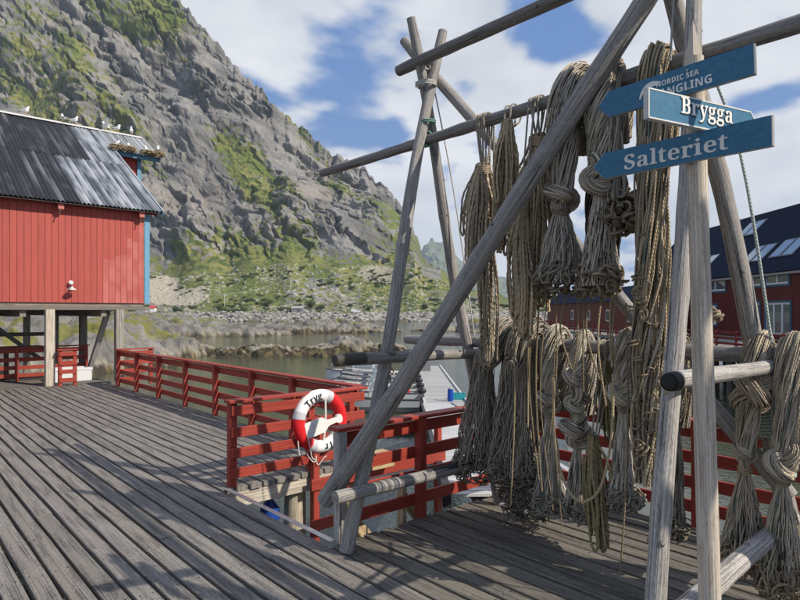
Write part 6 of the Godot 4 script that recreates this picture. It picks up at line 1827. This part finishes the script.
func make_shore_things() -> void:
	# power poles with their line
	var tops := []
	for q in [[-0.302, 66, "lower right of the two light power poles on the left slope"], [-0.293, 38, "power pole standing lowest on the left slope"], [-0.183, 70, "power pole in the middle of the slope, left of the pair"], [-0.142, 68, "power pole in the middle of the slope, right of the pair"], [-0.008, 100, "power pole highest to the right near the mountain edge"]]:
		var p := on_land(q[0], 14 + q[1])
		var o := thing("power_pole", q[2], "pole", p, "power poles on the far slope")
		var pm := MB.new(); pm.tube(PackedVector3Array([p + Vector3(0, -1, 0), p + Vector3(0, 4, 0), p + Vector3(0, 8.2, 0)]), PackedFloat32Array([0.2, 0.18, 0.15]), 8, Color(0.5, 0.48, 0.44))
		part(o, "pole", pm.mesh(), M.plain)
		var ca := MB.new(); ca.box(p + Vector3(0, 7.6, 0), Vector3(1.0, 0, 0), Vector3(0, 0.08, 0), Vector3(0, 0, 0.08), Color(0.45, 0.43, 0.4))
		part(o, "crossarm", ca.mesh(), M.plain)
		tops.append(p + Vector3(0, 7.7, 0))
	for i in range(1, tops.size() - 1):
		var a: Vector3 = tops[i]; var b: Vector3 = tops[i + 1]
		whole("power_line", rope_line([a, a.lerp(b, 0.25) - Vector3(0, 1.5, 0), a.lerp(b, 0.5) - Vector3(0, 2.2, 0), a.lerp(b, 0.75) - Vector3(0, 1.5, 0), b], 0.07, Color(0.55, 0.55, 0.53), 4, 4), M.plain, ["left span of the overhead line across the slope", "short middle span of the overhead line", "long right span of the overhead line towards the mountain edge"][i - 1], "power line", Transform3D.IDENTITY, "overhead line on the far slope")
	# grey roadside shed
	var p := on_land(-0.171, 14 + 5) + Vector3(0, -0.1, 0)
	var sh := thing("road_shed", "low grey shed beside the shore road", "shed", p)
	var sm := MB.new(); sm.box(p + Vector3(0, 1.4, 0), Vector3(3.0, 0, 0), Vector3(0, 1.4, 0), Vector3(0, 0, 2), Color(0.2, 0.2, 0.2))
	part(sh, "wall", sm.mesh(), M.plain)
	var sr := MB.new()
	sr.quad(p + Vector3(-3.3, 2.7, 2.3), p + Vector3(3.3, 2.7, 2.3), p + Vector3(3.3, 3.9, 0), p + Vector3(-3.3, 3.9, 0), Color(0.32, 0.32, 0.31))
	sr.quad(p + Vector3(3.3, 2.7, -2.3), p + Vector3(-3.3, 2.7, -2.3), p + Vector3(-3.3, 3.9, 0), p + Vector3(3.3, 3.9, 0), Color(0.32, 0.32, 0.31))
	for sx in [-3.0, 3.0]: sr.tri(p + Vector3(sx, 2.8, 2), p + Vector3(sx, 2.8, -2), p + Vector3(sx, 3.85, 0), Color(0.2, 0.2, 0.2))
	part(sh, "roof", sr.mesh(), M.plain)
	var sd := MB.new(); sd.box(p + Vector3(0.8, 1.1, 2.02), Vector3(0.6, 0, 0), Vector3(0, 1.05, 0), Vector3(0, 0, 0.03), Color(0.1, 0.1, 0.1)); part(sh, "door", sd.mesh(), M.plain)
	# white van on the road
	var v := on_land(-0.074, 14 + 5)
	var vn := thing("van", "white van parked on the shore road below the mountain", "van", v)
	var vm := MB.new()
	var prof := [Vector2(-2.5, 0.4), Vector2(2.5, 0.4), Vector2(2.55, 1.0), Vector2(1.7, 1.25), Vector2(1.1, 2.05), Vector2(-2.4, 2.1), Vector2(-2.55, 1.9)]
	for i in prof.size():
		var a: Vector2 = prof[i]; var b: Vector2 = prof[(i + 1) % prof.size()]
		vm.quad(v + Vector3(a.x, a.y, -0.9), v + Vector3(b.x, b.y, -0.9), v + Vector3(b.x, b.y, 0.9), v + Vector3(a.x, a.y, 0.9), Color(0.74, 0.74, 0.74))
	for i in range(1, prof.size() - 1):
		vm.tri(v + Vector3(prof[0].x, prof[0].y, 0.9), v + Vector3(prof[i].x, prof[i].y, 0.9), v + Vector3(prof[i + 1].x, prof[i + 1].y, 0.9), Color(0.74, 0.74, 0.74))
		vm.tri(v + Vector3(prof[0].x, prof[0].y, -0.9), v + Vector3(prof[i + 1].x, prof[i + 1].y, -0.9), v + Vector3(prof[i].x, prof[i].y, -0.9), Color(0.74, 0.74, 0.74))
	part(vn, "body", vm.mesh(), M.gloss)
	for x in [-1.6, 1.6]:
		for z in [-0.85, 0.85]:
			var wm := MB.new(); wm.lathe(v + Vector3(x, 0.33, z - 0.1), Vector3(0, 0, 1), [[0.0, 0.1], [0.01, 0.33], [0.19, 0.33], [0.2, 0.1]], 14, Color(0.02, 0.02, 0.02)); part(vn, "wheel", wm.mesh(), M.plain)
	var ww := MB.new(); ww.box(v + Vector3(0.9, 1.6, 0.91), Vector3(0.5, 0, 0), Vector3(0, 0.25, 0), Vector3(0, 0, 0.01), Color(0.03, 0.03, 0.04)); part(vn, "window", ww.mesh(), M.pane)
	# tiny white hut by the left shore
	var hp := on_land(-0.412, 14 + 4)
	var ht := thing("shore_hut", "tiny white hut with a red roof beyond the boathouse corner", "hut", hp)
	var hm := MB.new(); hm.box(hp + Vector3(0, 1.2, 0), Vector3(1.3, 0, 0), Vector3(0, 1.4, 0), Vector3(0, 0, 1.3), Color(0.7, 0.7, 0.68)); part(ht, "wall", hm.mesh(), M.plain)
	var hr := MB.new()
	hr.quad(hp + Vector3(-1.6, 2.5, 1.6), hp + Vector3(1.6, 2.5, 1.6), hp + Vector3(1.6, 3.8, 0), hp + Vector3(-1.6, 3.8, 0), Color(0.5, 0.05, 0.04))
	hr.quad(hp + Vector3(1.6, 2.5, -1.6), hp + Vector3(-1.6, 2.5, -1.6), hp + Vector3(-1.6, 3.8, 0), hp + Vector3(1.6, 3.8, 0), Color(0.5, 0.05, 0.04)); part(ht, "roof", hr.mesh(), M.plain)
func make_sky() -> PanoramaSkyMaterial:
	var W := 3072; var H := 1536
	var img := Image.create(W, H, false, Image.FORMAT_RGBF)
	var c1 := noise(301, 1.15, 6); var c2 := noise(302, 2.6, 6); var c3 := noise(303, 0.55, 3); var c4 := noise(304, 7.0, 4)
	# clouds the photograph shows: right tangent, up tangent, spread, weight
	var seen := [[-0.3, 0.5, 0.16, 0.34], [-0.17, 0.36, 0.1, 0.2], [0.13, 0.38, 0.13, 0.5], [0.2, 0.2, 0.13, 0.25], [0.03, 0.2, 0.06, 0.1], [0.5, 0.46, 0.16, 0.3], [0.38, 0.3, 0.1, 0.1], [0.62, 0.25, 0.16, 0.22], [0.55, 0.1, 0.2, 0.15], [0.1, 0.1, 0.1, 0.15], [0.27, 0.47, 0.09, -0.6], [-0.12, 0.27, 0.1, 0.55], [0.0, 0.12, 0.09, 0.25], [-0.1, 0.43, 0.05, -0.2], [0.0, 0.25, 0.04, -0.08], [-0.06, 0.33, 0.03, -0.18], [0.32, 0.5, 0.08, -0.3], [0.42, 0.42, 0.05, -0.2], [0.66, 0.5, 0.05, -0.25], [0.68, 0.38, 0.06, -0.1], [0.18, 0.29, 0.03, -0.1]]
	for y in H / 2 + 2:
		var el := PI / 2 - PI * (y + 0.5) / H
		var se := sin(el); var ce := cos(el)
		for x in W:
			var az := TAU * (x + 0.5) / W
			var dx := sin(az) * ce; var dz := -cos(az) * ce
			# a cloud layer overhead, seen in perspective
			var k := 1.0 / (maxf(se, 0.0) + 0.22)
			var p := Vector3(dx * k, 0.0, dz * k)
			var wv := c3.get_noise_3d(p.x, p.z, 3.0)
			var d := c1.get_noise_3d(p.x + wv * 0.5, p.z - wv * 0.4, se * 1.3) * 0.95 + c2.get_noise_3d(p.x, p.z, se * 3.0) * 0.5 + c4.get_noise_3d(dx * 0.7, se, dz * 0.7) * 0.24 + wv * 0.45 + 0.1
			if dz < -0.3:
				var u := dx / -dz; var v := se / -dz
				if u > -1.0 and u < 1.0:
					for q in seen:
						var e: float = Vector2(u - q[0], v - q[1]).length_squared() / (q[2] * q[2])
						if e < 5.0: d += q[3] * exp(-e)
			d += 0.16 * exp(-se * 9.0)
			var cover := smoothstep(-0.11, 0.25, d)
			cover = cover * 0.93
			var paler := 0.5 + 0.5 * clampf(c1.get_noise_3d(p.x + 0.22, p.z + 0.08, se * 1.3) * -1.4 + c4.get_noise_3d(dx, se * 1.5, dz) * 0.5 + d * 0.35 + 0.2, -1.0, 1.0)
			var cloud := Color(0.7, 0.75, 0.83).lerp(Color(1.22, 1.23, 1.24), paler)
			var blue := Color(0.11, 0.27, 0.68).lerp(Color(0.36, 0.56, 0.88), exp(-se * 3.6))
			var col := blue.lerp(cloud, cover)
			img.set_pixel(x, y, col)
	img.fill_rect(Rect2i(0, H / 2 + 2, W, H / 2 - 2), Color(0.2, 0.23, 0.25))
	var m := PanoramaSkyMaterial.new()
	m.panorama = ImageTexture.create_from_image(img)
	return m
func _ready() -> void:
	rng.seed = 20240817
	# camera
	var cam := Camera3D.new()
	cam.name = "camera"
	add_child(cam)
	cam.position = Vector3(0, EYE, 0)
	cam.set_frustum(0.05, Vector2(0, 0.001), 0.05, 6000.0)
	cam.current = true
	# sky, exposure, air
	var env := Environment.new()
	env.background_mode = Environment.BG_SKY
	var sky := Sky.new()
	sky.sky_material = make_sky()
	env.sky = sky
	env.background_energy_multiplier = 0.7
	env.tonemap_mode = Environment.TONE_MAPPER_LINEAR
	env.tonemap_exposure = 1.15
	env.sdfgi_enabled = true; env.ssao_enabled = true; env.ssil_enabled = true
	env.fog_enabled = true; env.fog_density = 0.00014; env.fog_light_color = Color(0.72, 0.8, 0.9)
	var we := WorldEnvironment.new()
	we.name = "environment"; we.environment = env
	add_child(we)
	# sun, from behind on the right
	var sun := DirectionalLight3D.new()
	sun.name = "sun"
	add_child(sun)
	var az := deg_to_rad(SUN_AZIMUTH); var el := deg_to_rad(SUN_HEIGHT)
	sun.look_at_from_position(Vector3(sin(az) * cos(el), sin(el), -cos(az) * cos(el)) * 50.0, Vector3.ZERO)
	sun.light_energy = 1.6; sun.light_angular_distance = 0.55; sun.light_color = Color(1.0, 0.955, 0.89); sun.shadow_enabled = true
	make_materials()
	letter_dark = mat(Color(0.02, 0.025, 0.035), 0.5, false)
	# large structure
	make_water()
	make_mountain()
	make_far_hills()
	make_rock("shore_slab", "large pale rock slab on the left shore behind the boathouse stilts", [[-33.0, 58.0, 11.0, 20.0, 4.2], [-46.0, 60.0, 16.0, 26.0, 4.9], [-29.5, 74.0, 6.5, 8.0, 1.5]], 401, -70.0, -16.0, 36.0, 96.0, 170, 150, 0.5)
	make_rock("shore_slab", "long low pale rock point running out behind the left slab", [[-50.0, 122.0, 18.0, 9.0, 2.3], [-38.0, 126.0, 13.0, 8.0, 1.9], [-66.0, 135.0, 24.0, 22.0, 3.8], [-84.0, 170.0, 36.0, 40.0, 4.6]], 411, -110.0, -18.0, 100.0, 215.0, 190, 140, 0.5)
	make_rock("rock_islet", "long pale domed islet in the middle of the bay", [[-27.0, 143.0, 13.0, 8.0, 2.2], [-17.0, 145.0, 13.0, 7.0, 2.9], [-38.0, 142.0, 7.0, 6.0, 1.2], [-6.0, 146.0, 6.0, 5.0, 1.2]], 421, -54.0, 6.0, 126.0, 162.0, 240, 110, 0.7)
	make_rock("rock_islet", "dark weedy islet nearest the left railing", [[-16.5, 68.5, 5.0, 3.2, 0.75], [-9.5, 68.5, 5.0, 3.4, 0.85], [-5.6, 70.0, 3.2, 3.4, 1.7], [-1.8, 69.5, 4.0, 3.2, 1.05]], 431, -24.0, 4.0, 61.0, 78.0, 260, 140, 0.85)
	make_rock("rock_islet", "small pale boulder islet right of the rear rack leg", [[20.0, 150.0, 7.0, 6.0, 3.2], [10.0, 152.0, 6.0, 5.0, 1.8]], 441, 0.0, 34.0, 138.0, 164.0, 90, 60, 0.4)
	make_deck()
	make_railings()
	make_boathouse()
	make_lodge()
	make_pier()
	# objects
	make_rack()
	make_signs()
	make_lifebuoy()
	make_nets()
	make_boats()
	make_bushes()
	make_shore_things()
	make_gulls()
	make_person()
